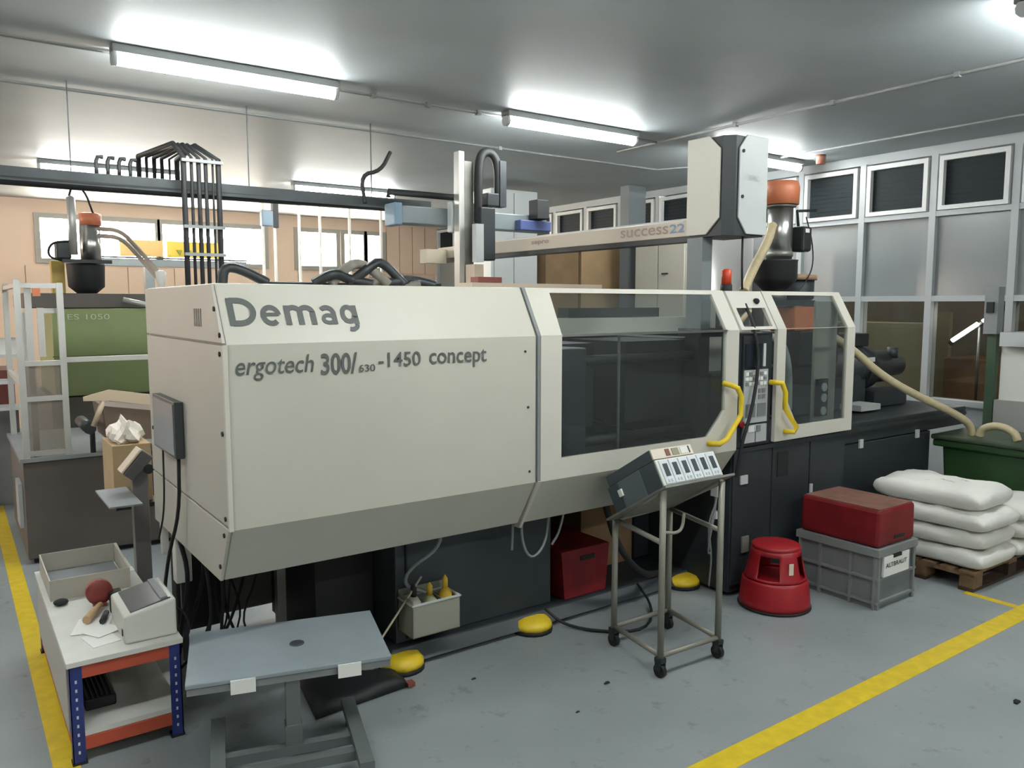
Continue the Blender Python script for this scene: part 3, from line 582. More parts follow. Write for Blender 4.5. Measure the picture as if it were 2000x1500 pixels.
obj('drip_tray', bx(6.3, 6.6, 3.75, 3.95, 1.09, 1.14), LGREY, m0); obj('carriage_end', bx(6.75, 7.3, 3.9, 4.4, 1.08, 1.22), BLACK, m0)
# ---- things on top of the machine (parts of it)
sg = obj('signal_light', MB().lathe([(.035, 2.14), (.035, 2.24), (.02, 2.25)], (4.56, 3.78, 0), 14), mat('signal_orange', (214, 74, 44), .3), m0, label='orange signal light on a black foot')
obj('foot', MB().lathe([(.045, 2.05), (.04, 2.14)], (4.56, 3.78, 0), 14), RUB, sg)
obj('signal_bracket', bx(4.501, 4.62, 3.75, 3.82, 1.83, 2.05), BLACK, m0)
# display screen on the machine end
sc = obj('monitor', bx(.892, .934, 4.12, 4.62, 1.235, 1.52), mat('monitor_side', (66, 70, 72), .4), m0, bevel=.004)
obj('screen', bx(.887, .8915, 4.14, 4.60, 1.25, 1.505), mat('monitor_glass', (128, 140, 150), .12), sc)
obj('cable', MB().tube([(.91, 4.15, 1.235), (.905, 4.16, .95), (.87, 4.3, .7), (.85, 4.4, .35)], .009, 6, smooth=2), RUB, sc)
obj('cable', MB().tube([(.91, 4.5, 1.235), (.91, 4.52, .9), (.89, 4.6, .72)], .005, 6, smooth=2), RUB, sc)
# hanging cables under door corner
for pts in ([(2.62, 3.6, .8), (2.63, 3.6, .62), (2.7, 3.6, .52), (2.8, 3.6, .6), (2.84, 3.62, .78)], [(2.95, 3.6, .82), (2.9, 3.6, .65), (2.86, 3.62, .58)], [(2.58, 3.62, .8), (2.57, 3.62, .6)]):
    obj('cable', MB().tube(pts, .008, 6, smooth=2), GREYP, m0)
obj('cable', MB().tube([(2.15, 3.7, .78), (2.15, 3.72, .66), (2.0, 3.8, .55), (1.98, 3.82, .45), (2.1, 3.8, .4)], .011, 6, smooth=2), GREYP, m0)
obj('drain_tube', MB().tube([(2.07, 3.78, .5), (1.8, 3.76, .2), (1.72, 3.78, .05)], .006, 6), mat('tube_tan', (170, 160, 140), .5), m0)
obj('cable', MB().tube([(3.35, 3.7, .75), (3.42, 3.65, .45), (3.65, 3.65, .22), (3.95, 3.8, .14)], .022, 8, smooth=2), RUB, m0)
obj('cable', MB().tube([(2.95, 3.8, .11), (3.02, 3.7, .02), (3.15, 3.5, .012), (3.4, 3.35, .012), (3.7, 3.6, .012), (3.75, 3.8, .1)], .009, 6, smooth=2), RUB, m0)
for k in range(3): obj('cable', MB().tube([(4.24, 3.55+k*.04, .9), (4.2, 3.5, .7), (4.15, 3.55, .5-k*.1), (4.22, 3.56, .3), (4.22, 3.58, .05)], .007, 6, smooth=2), GREYP, m0)
sk = obj('connector', bx(4.19, 4.25, 3.5, 3.56, .7, .78), LGREY, m0); obj('connector', bx(4.18, 4.22, 3.5, 3.54, .55, .6), LGREY, m0)
# hose heap on top
t = thing('hose_heap', 'heap of grey hoses and rags lying on top of the machine', 'hoses', (2.1, 4.6, 2.091))
r_ = random.Random(3); GH = mat('rag_grey', (140, 134, 126), .8, var=.2, scale=20)
obj('hose', MB().tube([(1.25, 4.5, 2.1), (1.26, 4.5, 2.2), (1.34, 4.5, 2.2), (1.5, 4.5, 2.12)], .028, 8, smooth=2), DARKM, t)
obj('hose', MB().tube([(1.5, 4.55, 2.11), (2.0, 4.6, 2.11), (2.4, 4.6, 2.11)], .02, 8, smooth=1), DARKM, t)
for k in range(5):
    x = 1.95+k*.11; z = 2.15+.05*math.sin(k*1.3)
    obj('hose', MB().tube([(x-.16, 4.55, 2.12), (x-.05, 4.5+.04*(k % 2), z+.04), (x+.06, 4.55, z+.05*(k % 3)), (x+.2, 4.5, 2.12)], .03, 8, smooth=2), GH if k % 2 else DARKM, t)
t = thing('valve_block', 'row of small black fittings on the rear top edge of the machine', 'fittings', (2.9, 4.85, 2.09))
for x in (2.45, 2.55, 2.68, 2.76): obj('fitting', bx(x, x+.05, 4.8, 4.85, 2.091, 2.14), RUB, t)
t = thing('top_tray', 'cream tray with a red and black block on top of the machine', 'tray', (3.3, 4.9, 2.09))
obj('tray', bx(3.0, 4.2, 4.7, 4.9, 2.091, 2.15), mat('tray_cream', (206, 190, 170), .5), t); obj('block', bx(3.05, 3.25, 4.7, 4.8, 2.151, 2.19), mat('block_red', (132, 66, 60), .5), t)
# ================================================================== LINEAR ROBOT
t = thing('linear_robot', 'overhead take-out robot with cream beam and white and black cabinet', 'robot', (4.4, 3.9, 2.05))
RBE = mat('robot_cream', (196, 186, 172), .42)
bm_ = obj('beam', bx(4.3, 4.44, 3.9, 7.4, 2.475, 2.59), RBE, t, bevel=.006)
obj('rail', bx(4.31, 4.43, 3.9, 7.4, 2.44, 2.474), DARKM, t); obj('rail', bx(4.33, 4.41, 3.95, 6.5, 2.591, 2.605), LGREY, t)
text('lettering', 'success', (4.298, 4.60, 2.505), (0, -1, 0), (0, 0, 1), .50, .058, mat('faded_red', (160, 140, 132), .6), bm_, bold=.01)
text('lettering', '22', (4.298, 4.085, 2.507), (0, -1, 0), (0, 0, 1), .14, .062, mat('faded_blue', (124, 144, 172), .6), bm_, bold=.02)
text('lettering', 'sepro', (4.298, 5.75, 2.515), (0, -1, 0), (0, 0, 1), .25, .04, mat('faded_red', (0, 0, 0)), bm_, bold=.03)
ch = .07
cb = obj('cabinet', MB().prism([(4.3, 3.9), (4.66, 3.9), (4.66, 3.56), (4.36, 3.56), (4.3, 3.62)], 2.462, 3.12, 'z'), BLACK, t)
def corner_poly(a0, a1, zc0=.11): return [(a0, 2.475), (a1-.085, 2.475), (a1, 2.475+zc0), (a1, 3.12-zc0), (a1-.085, 3.13), (a0, 3.13)]
obj('side_cover', MB().prism([(3.92, 2.475), (3.745, 2.475), (3.635, 2.58), (3.635, 3.04), (3.73, 3.13), (3.92, 3.13)], 4.286, 4.30, 'x'), BEIGE2, t, bevel=.003)
obj('front_cover', MB().prism([(4.68, 2.475), (4.47, 2.475), (4.385, 2.58), (4.385, 3.04), (4.46, 3.13), (4.68, 3.13)], 3.546, 3.559, 'y'), LGREY, t, bevel=.003)
for z in (3.02, 2.72): obj('lock', MB().lathe([(.012, -.006), (.012, 0)], (4.415, 3.545, z), 10, axis='y'), RUB, t)
text('lettering', 'SEPRO', (4.47, 3.545, 2.83), (1, 0, 0), (0, 0, 1), .12, .035, mat('faint_grey', (168, 170, 172), .6), t)
obj('support_post', bx(4.3, 4.4, 3.78, 3.92, 1.83, 2.46), mat('post_grey', (120, 126, 130), .5), t)
obj('cable', MB().tube([(4.5, 3.6, 2.46), (4.5, 3.6, 2.3), (4.51, 3.6, 2.1)], .008, 6), RUB, t)
# kick stroke beam and vertical arm at y 6.4
KB = mat('kick_grey', (112, 120, 124), .45, .3)
obj('cross_beam', bx(3.38, 5.02, 6.46, 6.62, 2.72, 2.88), KB, t, bevel=.01)
obj('beam_end', bx(3.30, 3.379, 6.44, 6.64, 2.70, 2.90), mat('end_blue', (98, 122, 138), .45), t, bevel=.01)
obj('cable_chain', MB().tube([(3.3, 6.55, 2.95), (3.3, 6.55, 3.0), (4.0, 6.55, 3.0)], .03, 4), RUB, t)
obj('cable', MB().tube([(3.14, 6.7, 2.9), (3.1, 6.7, 3.15), (3.3, 6.7, 3.2), (3.4, 6.7, C-.3)], .018, 6, smooth=2), RUB, t)
obj('carriage', bx(3.85, 4.2, 6.38, 6.46, 2.66, 2.94), LGREY, t, bevel=.01)
obj('vertical_arm', bx(3.87, 3.93, 6.28, 6.37, 2.1, 3.38), ALU, t, bevel=.005)
obj('vertical_arm', bx(3.94, 4.04, 6.3, 6.37, 2.1, 3.3), DULL, t, bevel=.005)
obj('cable_chain', MB().tube([(4.06, 6.25, 2.75), (4.06, 6.25, 3.25), (4.1, 6.25, 3.38), (4.2, 6.25, 3.4), (4.28, 6.25, 3.3), (4.28, 6.25, 2.95)], .042, 6, smooth=2), RUB, t)
obj('chain_plate', bx(4.27, 4.34, 6.2, 6.3, 2.9, 3.32), BLACK, t)
obj('motor', bx(4.13, 4.26, 6.2, 6.36, 2.9, 3.02), BLACK, t, bevel=.01)
obj('slide_block', bx(4.03, 4.19, 6.16, 6.28, 2.4, 2.88), BLACK, t, bevel=.01); obj('slide_block', bx(3.94, 4.02, 6.1, 6.17, 2.38, 2.72), LGREY, t)
obj('tool_plate', bx(3.93, 4.03, 6.12, 6.27, 2.1, 2.36), mat('tool_beige', (204, 186, 168), .5), t)
obj('drive_unit', bx(4.78, 4.93, 6.3, 6.45, 2.83, 3.02), RUB, t, bevel=.01); obj('blue_cover', bx(4.62, 5.0, 6.36, 6.459, 2.72, 2.82), mat('cover_blue', (62, 74, 118), .45), t, bevel=.01)
obj('end_unit', bx(4.05, 4.28, 7.2, 7.35, 2.42, 2.56), mat('end_unit', (180, 170, 150), .5), t)
# ================================================================== HOPPER LOADER
t = thing('hopper_loader', 'chrome hopper loader with orange head and black hopper above the injection guard', 'loader', (5.35, 4.1, 2.05))
cx, cy = 5.52, 4.05
obj('stand_plate', bx(5.38, 5.9, 3.96, 4.19, 1.985, 2.03), BLACK, t); obj('neck', MB().lathe([(.09, 2.031), (.09, 2.1)], (5.5, 4.06, 0), 16), STEEL, t)
obj('black_hopper', MB().lathe([(.08, 2.101), (.16, 2.18), (.175, 2.2), (.175, 2.34), (.18, 2.35)], (cx-.05, cy, 0), 20), RUB, t)
obj('cylinder', MB().lathe([(.1, 2.36), (.1, 2.78)], (cx, cy, 0), 20), STEEL, t)
obj('clamp_ring', MB().lathe([(.108, 2.38), (.108, 2.42)], (cx, cy, 0), 20), DULL, t); obj('clamp_ring', MB().lathe([(.12, 2.77), (.12, 2.79)], (cx, cy, 0), 20), DULL, t)
obj('head', MB().lathe([(.14, 2.79), (.145, 2.92), (.13, 2.97), (.05, 2.98)], (cx, cy, 0), 20), ORG, t)
obj('blower', bx(5.62, 5.74, 3.9, 4.02, 2.42, 2.62), RUB, t, bevel=.02); obj('blower_label', bx(5.64, 5.69, 3.893, 3.899, 2.57, 2.6), WHITE, t)
obj('arm', MB().tube([(5.62, 3.95, 2.62), (5.6, 3.95, 2.74), (5.85, 3.95, 2.76)], .012, 6), RUB, t)
obj('cable', MB().tube([(5.72, 3.95, 2.7), (5.82, 3.95, 2.5), (5.84, 3.95, 2.3), (5.72, 3.95, 2.15), (5.66, 3.98, 2.08)], .006, 6, smooth=2), RUB, t)
t = thing('mixing_drum', 'small black drum with tan lid beside the hopper loader', 'drum', (5.85, 4.2, 2.05))
obj('drum', MB().lathe([(.13, 2.032), (.15, 2.05), (.15, 2.2)], (5.85, 4.12, 0), 18), BLACK, t); obj('lid', MB().lathe([(.17, 2.2), (.17, 2.24), (.1, 2.25)], (5.85, 4.12, 0), 18), mat('tan_lid', (150, 122, 96), .6), t)
# feed hose
t = thing('suction_hose', 'cream ribbed suction hose from the loader down into the green bin', 'hose', (5.9, 3.9, 1.5))
obj('hose', MB().tube([(5.36, 4.0, 2.62), (5.24, 3.95, 2.48), (4.97, 3.88, 2.25), (4.78, 3.8, 2.09)], .035, 10, smooth=2), CREAM, t)
obj('hose', MB().tube([(5.6, 3.62, 1.76), (5.85, 3.6, 1.66), (6.2, 3.5, 1.4), (6.65, 3.38, 1.2), (6.95, 3.3, 1.08), (7.12, 3.24, .98), (7.15, 3.23, .88)], .032, 10, smooth=2), CREAM, t)
obj('hose', MB().tube([(7.15, 3.17, .878), (7.15, 3.15, .95), (7.15, 3.03, .99), (7.15, 2.9, .95), (7.15, 2.87, .878)], .032, 10, smooth=2), CREAM, t)
# ================================================================== GREEN BIN
t = thing('green_bin', 'dark green wheeled bin with lid at the right behind the sacks', 'bin', (7.33, 3.0, 0))
obj('body', MB().prism([(2.62, .78), (3.42, .78), (3.36, .06), (2.7, .06)], 7.03, 7.66, 'x'), BINGR, t, bevel=.02)
obj('rim', bx(6.98, 7.7, 2.57, 3.48, .77, .83), BINGR, t, bevel=.015); obj('lid', bx(6.96, 7.71, 2.56, 3.49, .831, .875), LIDG, t, bevel=.015)
for y in (2.8, 3.25): obj('wheel', MB().lathe([(.06, -.02), (.06, .02)], (7.5, y, .06), 14, axis='y'), RUB, t); obj('wheel', MB().lathe([(.06, -.02), (.06, .02)], (7.15, y, .06), 14, axis='y'), RUB, t)
# ================================================================== PALLET + SACKS
t = thing('pallet', 'brown wooden pallet under the white sacks', 'pallet', (6.2, 2.9, 0))
for y in (2.52, 2.85, 3.18): obj('bottom_board', bx(5.72, 6.92, y, y+.1, 0, .02), WOODD, t)
for x in (5.73, 6.26, 6.79):
    for y in (2.52, 2.85, 3.18): obj('block', bx(x, x+.13, y, y+.1, .021, .1), WOOD if x < 5.8 else WOODD, t, bevel=.003)
    obj('stringer', bx(x, x+.13, 2.52, 3.28, .101, .121), WOOD, t)
for k in range(6): obj('deck_board', bx(5.72, 6.92, 2.52+k*.132, 2.62+k*.132, .122, .142), WOOD, t)
def sack(cx, cy, z, sx, sy, h, seed, rz=0):
    r = random.Random(seed); nx, ny = 16, 22; b = bmesh.new(); ph = [r.uniform(0, 6) for _ in range(6)]
    def P_(u, v, s):
        e = max(0, 1-abs(u)**8)**.4*max(0, 1-abs(v)**9)**.4
        w = 1+.05*math.sin(3*v+ph[0])
        x = u*sx/2*(1-.05*abs(v)**6)*w; y = v*sy/2*(1-.04*abs(u)**4)
        zz = h/2+s*h/2*e
        if s > 0: zz += (.008*math.sin(7*u+3*v+ph[1])+.006*math.sin(11*v-4*u+ph[2])+.004*math.sin(19*u*v+ph[3]))*e
        return (x, y, zz)
    G = {}
    for s in (1, -1):
        for i in range(nx+1):
            for j in range(ny+1):
                if s < 0 and (i in (0, nx) or j in (0, ny)): G[s, i, j] = G[1, i, j]
                else:
                    u = math.sin((i/nx*2-1)*math.pi/2); v = math.sin((j/ny*2-1)*math.pi/2)
                    G[s, i, j] = b.verts.new(P_(u, v, s))
        for i in range(nx):
            for j in range(ny):
                f = b.faces.new((G[s, i, j], G[s, i+1, j], G[s, i+1, j+1], G[s, i, j+1])); f.smooth = True
    # sewn flap at the near end
    mb = MB(); mb.b.free(); mb.b = b
    bmesh.ops.transform(b, matrix=Matrix.Translation((cx, cy, z)) @ Matrix.Rotation(rz, 4, 'Z'), verts=b.verts)
    return mb
def sack_thing(cx, cy, z, sx, sy, h, seed, label, rz=0, print_=False):
    t = thing('plastic_sack', label, 'sack', (cx, cy, z), group='white granulate sacks on the pallet')
    obj('bag', sack(cx, cy, z, sx, sy, h, seed, rz), SACK, t)
    return t
names = ['bottom', 'second lowest', 'third', 'top']
zs = .143
for k in range(4):
    s = sack_thing(6.0+.012*(k % 2), 2.86+(.0, .015, -.01, .05)[k], zs, .56, .80, (.138, .136, .138, .152)[k], 20+k,
      ['lowest white plastic sack of the front stack, on the pallet', 'white sack second from the bottom of the front stack', 'white sack directly below the topmost one, front stack', 'topmost white plastic sack with printing, front stack'][k], (.0, .02, -.02, .03)[k])
    if k == 3:
        for q in range(3): text('print', ('FINE', 'HDPE', 'PLATE')[q], (5.86+q*.11, 2.84-.05*q, zs+.155), (.35, .94, 0), (-.94, .35, 0), .12, .03, mat('sack_print', (120, 124, 128), .7), s)
    zs += (.135, .133, .135, .15)[k]
zs = .143
for k in range(3):
    sack_thing(6.58+.01*k, 2.84-.02*k, zs, .56, .8, .134, 40+k, ['lowest white sack of the right stack behind', 'middle white sack of the right stack behind', 'top white sack of the lower right stack'][k], .03*(k-1)); zs += .133
# ================================================================== CRATES, STOOL
GC = mat('crate_grey', (128, 132, 132), .5, var=.1, scale=6); GCD = mat('crate_grey_dark', (118, 122, 123), .5, var=.1, scale=6)
t = thing('grey_crate', 'large grey ribbed plastic crate standing on the floor under the red one', 'crate', (5.1, 3.02, 0))
x0, x1, y0, y1 = 4.85, 5.34, 2.72, 3.34
obj('body', bx(x0+.025, x1-.025, y0+.025, y1-.025, .0, .36), GCD, t)
obj('rim', MB().prism([(x0, y0), (x1, y0), (x1, y1), (x0, y1)], .355, .41, 'z', hole=[(x0+.04, y0+.04), (x1-.04, y0+.04), (x1-.04, y1-.04), (x0+.04, y1-.04)]), GC, t, bevel=.004)
obj('floor_panel', bx(x0+.04, x1-.04, y0+.04, y1-.04, .36, .37), GCD, t)
for z in (.045, .205): obj('rib', MB().prism([(x0+.006, y0+.006), (x1-.006, y0+.006), (x1-.006, y1-.006), (x0+.006, y1-.006)], z-.008, z+.008, 'z'), GC, t)
for y in (y0+.03, y0+.2, y0+.43, y1-.03): obj('rib', bx(x0+.005, x0+.03, y-.008, y+.008, .0, .355), GC, t)
for x in (x0+.03, x1-.03): obj('rib', bx(x-.012, x+.012, y0+.005, y0+.03, .0, .355), GC, t)
obj('handle_slot', bx(x0+.18, x0+.28, y0-.003, y0+.01, .33, .352), RUB, t)
pl = obj('paper_label', bx(x0+.07, x1-.11, y0+.0, y0+.018, .215, .35), PAPER, t)
text('lettering', 'ALTBRALIT', (x0+.085, y0-.001, .275), (1, 0, 0), (0, 0, 1), .26, .03, INK, pl, bold=.012)
t = thing('red_crate', 'dusty red plastic box turned upside down on the grey crate', 'crate', (5.1, 3.02, .411))
obj('body', MB().prism([(x0+.015, .412), (x1-.02, .412), (x1-.03, .665), (x0+.025, .665)], y0+.015, y1-.02, 'y'), CRED, t, bevel=.025)
obj('lid_surface', bx(x0+.04, x1-.045, y0+.03, y1-.04, .66, .668), DUSTRED, t, bevel=.003)
obj('handle_slot', bx(x0+.2, x0+.33, y0+.011, y0+.016, .45, .475), RUB, t, bevel=.002)
t = thing('step_stool', 'round red plastic kick step stool beside the grey crate', 'stool', (4.42, 3.192, 0))
cx, cy = 4.42, 3.192
obj('skirt', MB().lathe([(.232, .012), (.228, .05), (.214, .18), (.206, .195), (.185, .2)], (cx, cy, 0), 36), RED, t)
obj('bumper_ring', MB().lathe([(.225, .0), (.236, .004), (.236, .016), (.225, .02)], (cx, cy, 0), 36), RUB, t)
ub = MB()
H_ = [.2, .216, .362, .395]; R_ = [.196, .19, .158, .15]; seg = 48
V = [[ub.b.verts.new((cx+R_[i]*math.cos(2*math.pi*k/seg), cy+R_[i]*math.sin(2*math.pi*k/seg), H_[i])) for k in range(seg)] for i in range(4)]
for i in range(3):
    for k in range(seg):
        a = (k+.5)/seg*360
        if i == 1 and any(abs((a-c+180) % 360-180) < 23 for c in (203, 293, 23, 113)): continue
        f = ub.b.faces.new((V[i][k], V[i][(k+1) % seg], V[i+1][(k+1) % seg], V[i+1][k])); f.smooth = True
obj('upper_body', ub, RED, t, solid=.012)
obj('tread', MB().lathe([(.14, .39), (.156, .394), (.158, .412), (.15, .42), (.05, .424), (.0, .424)], (cx, cy, 0), 36), RED, t)
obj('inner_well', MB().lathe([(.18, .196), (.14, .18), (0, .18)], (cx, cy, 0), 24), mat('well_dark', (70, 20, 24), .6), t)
obj('sticker', bx(-.016, .016, -.188, -.184, .26, .335, M=Matrix.Translation((cx, cy, 0)) @ Matrix.Rotation(math.radians(248-270), 4, 'Z')), mat('sticker_cream', (222, 206, 186), .6), t)
# ================================================================== CONTROLLER TROLLEY
TUBE = mat('trolley_grey', (142, 140, 130), .45, .3)
t = thing('controller_trolley', 'grey tubular trolley on castors with sloping top', 'trolley', (3.28, 3.1, 0))
A, B_, Cc, D = (3.03, 2.89), (3.47, 2.87), (3.54, 3.32), (3.10, 3.33)
zt = {'A': 1.03, 'B': 1.02, 'C': .78, 'D': .76}
for nm, (x, y), z in (('A', A, 1.03), ('B', B_, 1.02), ('C', Cc, .78), ('D', D, .76)):
    obj('upright', MB().tube([(x, y, .1), (x, y, z)], .0185, 10), TUBE, t)
def tb(p, q, r=.015, nm='crossbar'): return obj(nm, MB().tube([p, q], r, 8), TUBE, t)
for z in (.12,):
    for p, q in ((A, B_), (B_, Cc), (Cc, D), (D, A)): tb((*p, z), (*q, z))
tb((*D, .76), (*A, .74)); tb((*B_, .74), (*Cc, .76)); tb((*D, .76), (*Cc, .78)); tb((*A, 1.03), (*D, .76)); tb((*B_, 1.02), (*Cc, .78))
obj('hook', MB().tube([(3.03, 2.89, .8), (3.12, 2.88, .78), (3.17, 2.88, .8), (3.18, 2.88, .88)], .009, 8, smooth=2), TUBE, t)
M_ = Matrix.Translation((3.02, 2.87, 1.035)) @ Matrix.Rotation(math.atan2(-.27, .44), 4, 'X')
obj('top_plate', bx(-.02, .53, -.03, .50, 0, .012, M=M_), DULL, t)
for nm, (x, y) in (('a', A), ('b', B_), ('c', Cc), ('d', D)):
    c = obj('castor', MB().box(x-.02, x+.02, y-.025, y+.025, .085, .11).box(x-.022, x-.016, y-.02, y+.02, .04, .085).box(x+.016, x+.022, y-.02, y+.02, .04, .085), DARKM, t)
    obj('wheel', MB().lathe([(.038, -.013), (.038, .013)], (x, y, .038), 16, axis='x'), RUB, c)
# controller, local frame on the sloping plate
t = thing('temperature_controller', 'hot runner temperature controller box with six module slots on the trolley', 'controller', (3.02, 2.87, 1.035), rot=(math.atan2(-.27, .44), 0, 0))
CB = mat('controller_grey', (92, 100, 104), .45)
obj('case', bx(.0, .47, .005, .42, .014, .165), mat('controller_dark', (66, 74, 80), .45), t, bevel=.004)
obj('side_panel', bx(-.006, -.001, .13, .32, .016, .163), CB, t); obj('knob', bx(-.018, -.007, .3, .33, .08, .12), WHITE, t)
fp = obj('front_panel', bx(.004, .466, -.004, .004, .02, .163), WHITE, t)
for i in range(6):
    md = obj('module', bx(.02+i*.073, .086+i*.073, -.012, -.005, .024, .155), mat('module_white', (214, 220, 224), .4), t)
    obj('display', bx(.037+i*.073, .07+i*.073, -.015, -.0125, .065, .135), mat('display_grey', (70, 76, 82), .3), md); obj('key', bx(.037+i*.073, .047+i*.073, -.015, -.0125, .033, .048), LGREY, md); obj('key', bx(.059+i*.073, .069+i*.073, -.015, -.0125, .033, .048), LGREY, md)
obj('upper_case', bx(.0, .31, .006, .40, .167, .225), mat('controller_dark', (0, 0, 0)), t)
up = obj('upper_front', bx(.0, .31, -.004, .005, .168, .224), mat('upper_cream', (220, 208, 192), .5), t)
for a, b2, mm in ((.1, .13, mat('dk_red', (120, 72, 66), .5)), (.15, .2, mat('olive', (142, 142, 118), .5)), (.215, .27, WHITE), (.28, .285, DARKM)): obj('switch', bx(a, b2, -.009, -.005, .177, .215), mm, up)
# ================================================================== RED CRATE + BOX UNDER THE MACHINE
t = thing('red_tote', 'red plastic crate with hand slot tucked under the machine', 'crate', (3.34, 4.05, .1))
obj('body', MB().prism([(3.15, .105), (3.5, .105), (3.53, .42), (3.12, .42)], 3.86, 4.4, 'y', hole=[(3.17, .12), (3.48, .12), (3.5, .41), (3.15, .41)]), CRED, t)
obj('front_wall', MB().prism([(3.15, .105), (3.5, .105), (3.53, .42), (3.12, .42)], 3.85, 3.859, 'y'), CRED, t); obj('hand_slot', bx(3.28, 3.4, 3.845, 3.851, .34, .37), RUB, t)
one('cardboard_box', bx(3.58, 4.08, 4.2, 4.75, .102, .62, bev=.005), mat('box_tan', (140, 112, 84), .85, var=.1), 'tan cardboard box under the machine right of the red crate', 'box', (3.8, 4.4, .102))
# ================================================================== OIL CADDY
t = thing('bottle_caddy', 'clear plastic caddy holding small bottles on the pedestal front', 'caddy', (2.12, 3.8, .19))
CL = glass('caddy_plastic', (214, 216, 206), rough=.1, haze=.5, hazec=(186, 186, 172))
y0, y1 = 3.70, 3.868
obj('box', MB().box(1.97, 2.27, y0, y0+.004, .19, .37).box(1.97, 1.974, y0, y1, .19, .4).box(2.266, 2.27, y0, y1, .19, .37).box(1.97, 2.27, y1-.004, y1, .19, .42).box(1.97, 2.27, y0, y1, .19, .195), CL, t)
for x in (2.07, 2.17): obj('divider', bx(x-.003, x+.003, y0+.004, y1-.004, .195, .37), CL, t)
obj('rim', MB().prism([(1.965, y0-.005), (2.275, y0-.005), (2.275, y1), (1.965, y1)], .37, .378, 'z', hole=[(1.98, y0+.008), (2.26, y0+.008), (2.26, y1-.01), (1.98, y1-.01)]), LGREY, t)
def bottle(x, y, m, label, h, r, cap):
    b = thing('bottle', label, 'bottle', (x, y, .196)); obj('body', MB().lathe([(r, .196), (r, .196+h), (r*.45, .196+h*1.18)], (x, y, 0), 14), m, b)
    obj('cap', MB().lathe([(r*.42, .196+h*1.18), (r*.42, .196+h*1.18+.05), (.004, .196+h*1.18+.07)], (x, y, 0), 12), cap, b)
BYEL = mat('bottle_yellow', (222, 184, 60), .4)
bottle(2.02, 3.78, mat('bottle_clear', (176, 176, 158), .4), 'cloudy bottle at the left of the caddy', .17, .04, RUB)
bottle(2.12, 3.78, mat('bottle_olive', (166, 168, 128), .4), 'pale bottle with yellowish cap in the caddy middle', .16, .04, BYEL)
bottle(2.22, 3.78, BYEL, 'yellow bottle with yellow nozzle at the caddy right', .18, .038, BYEL)
# ================================================================== GREY BENCH ON A POST
t = thing('grey_bench', 'low grey topped bench on a single post with castors', 'bench', (1.12, 3.19, 0), rz=math.radians(-15.7))
# local: x along front edge, y into depth; front edge centre at origin
GT = mat('bench_grey', (146, 156, 162), .38, var=.1, scale=4)
top = obj('top', bx(-.425, .425, 0, .56, .43, .45), GT, t, bevel=.004)
obj('grommet', MB().lathe([(.033, .4505), (.033, .454), (.026, .456), (.0, .456)], (.04, .27, 0), 20), mat('grommet', (66, 72, 76), .5), top)
for x in (-.2, .24): obj('paper_label', bx(x-.05, x+.05, -.008, -.002, .385, .445), PAPER, t)
obj('edge', bx(-.42, .42, .004, .03, .40, .429), GREYP, t)
POSTM = mat('bench_post', (108, 114, 114), .45, .2)
obj('post', bx(-.03, .03, .01, .07, .12, .40), POSTM, t); obj('post_sleeve', bx(-.036, .036, .004, .076, .10, .2), POSTM, t)
obj('base_beam', bx(-.30, .26, .0, .045, .07, .11), POSTM, t); obj('base_beam', bx(-.30, .26, -.13, -.085, .07, .11), POSTM, t)
for x in (-.31, .27):
    obj('base_rail', bx(x-.03, x+.03, -.26, .32, .09, .13), POSTM, t)
    for y in (-.23, .29):
        c = obj('castor', bx(x-.015, x+.015, y-.02, y+.02, .06, .09), DARKM, t); obj('wheel', MB().lathe([(.032, -.012), (.032, .012)], (x, y, .032), 14, axis='x'), RUB, c)
# black bag on the floor
bb = MB(); prm = [(1.36, 3.56), (1.87, 3.58), (1.93, 3.68), (1.45, 3.72)]
n_ = 14
def lerp(a, b, t_): return a+(b-a)*t_
grid = {}
r_ = random.Random(5)
cr = [(1.35, 3.535), (1.883, 3.575), (1.90, 3.74), (1.42, 3.98)]
for i in range(n_+1):
    for j in range(n_+1):
        u, v = i/n_, j/n_
        x = lerp(lerp(cr[0][0], cr[1][0], u), lerp(cr[3][0], cr[2][0], u), v); y = lerp(lerp(cr[0][1], cr[1][1], u), lerp(cr[3][1], cr[2][1], u), v)
        e = (1-abs(2*u-1)**10)*(1-abs(2*v-1)**10)
        grid[i, j] = bb.b.verts.new((x, y, .004+.05*e+.008*math.sin(9*u+5*v)*e))
for i in range(n_):
    for j in range(n_): f = bb.b.faces.new((grid[i, j], grid[i+1, j], grid[i+1, j+1], grid[i, j+1])); f.smooth = True
t = thing('black_bag', 'flat black bag lying on the floor behind the grey bench', 'bag', (1.6, 3.8, 0))
obj('bag', bb, mat('bag_black', (30, 34, 36), .6), t, solid=.006)
obj('tag', bx(1.86, 1.9, 3.55, 3.59, .01, .03), mat('tag_red', (130, 70, 60), .6), t)
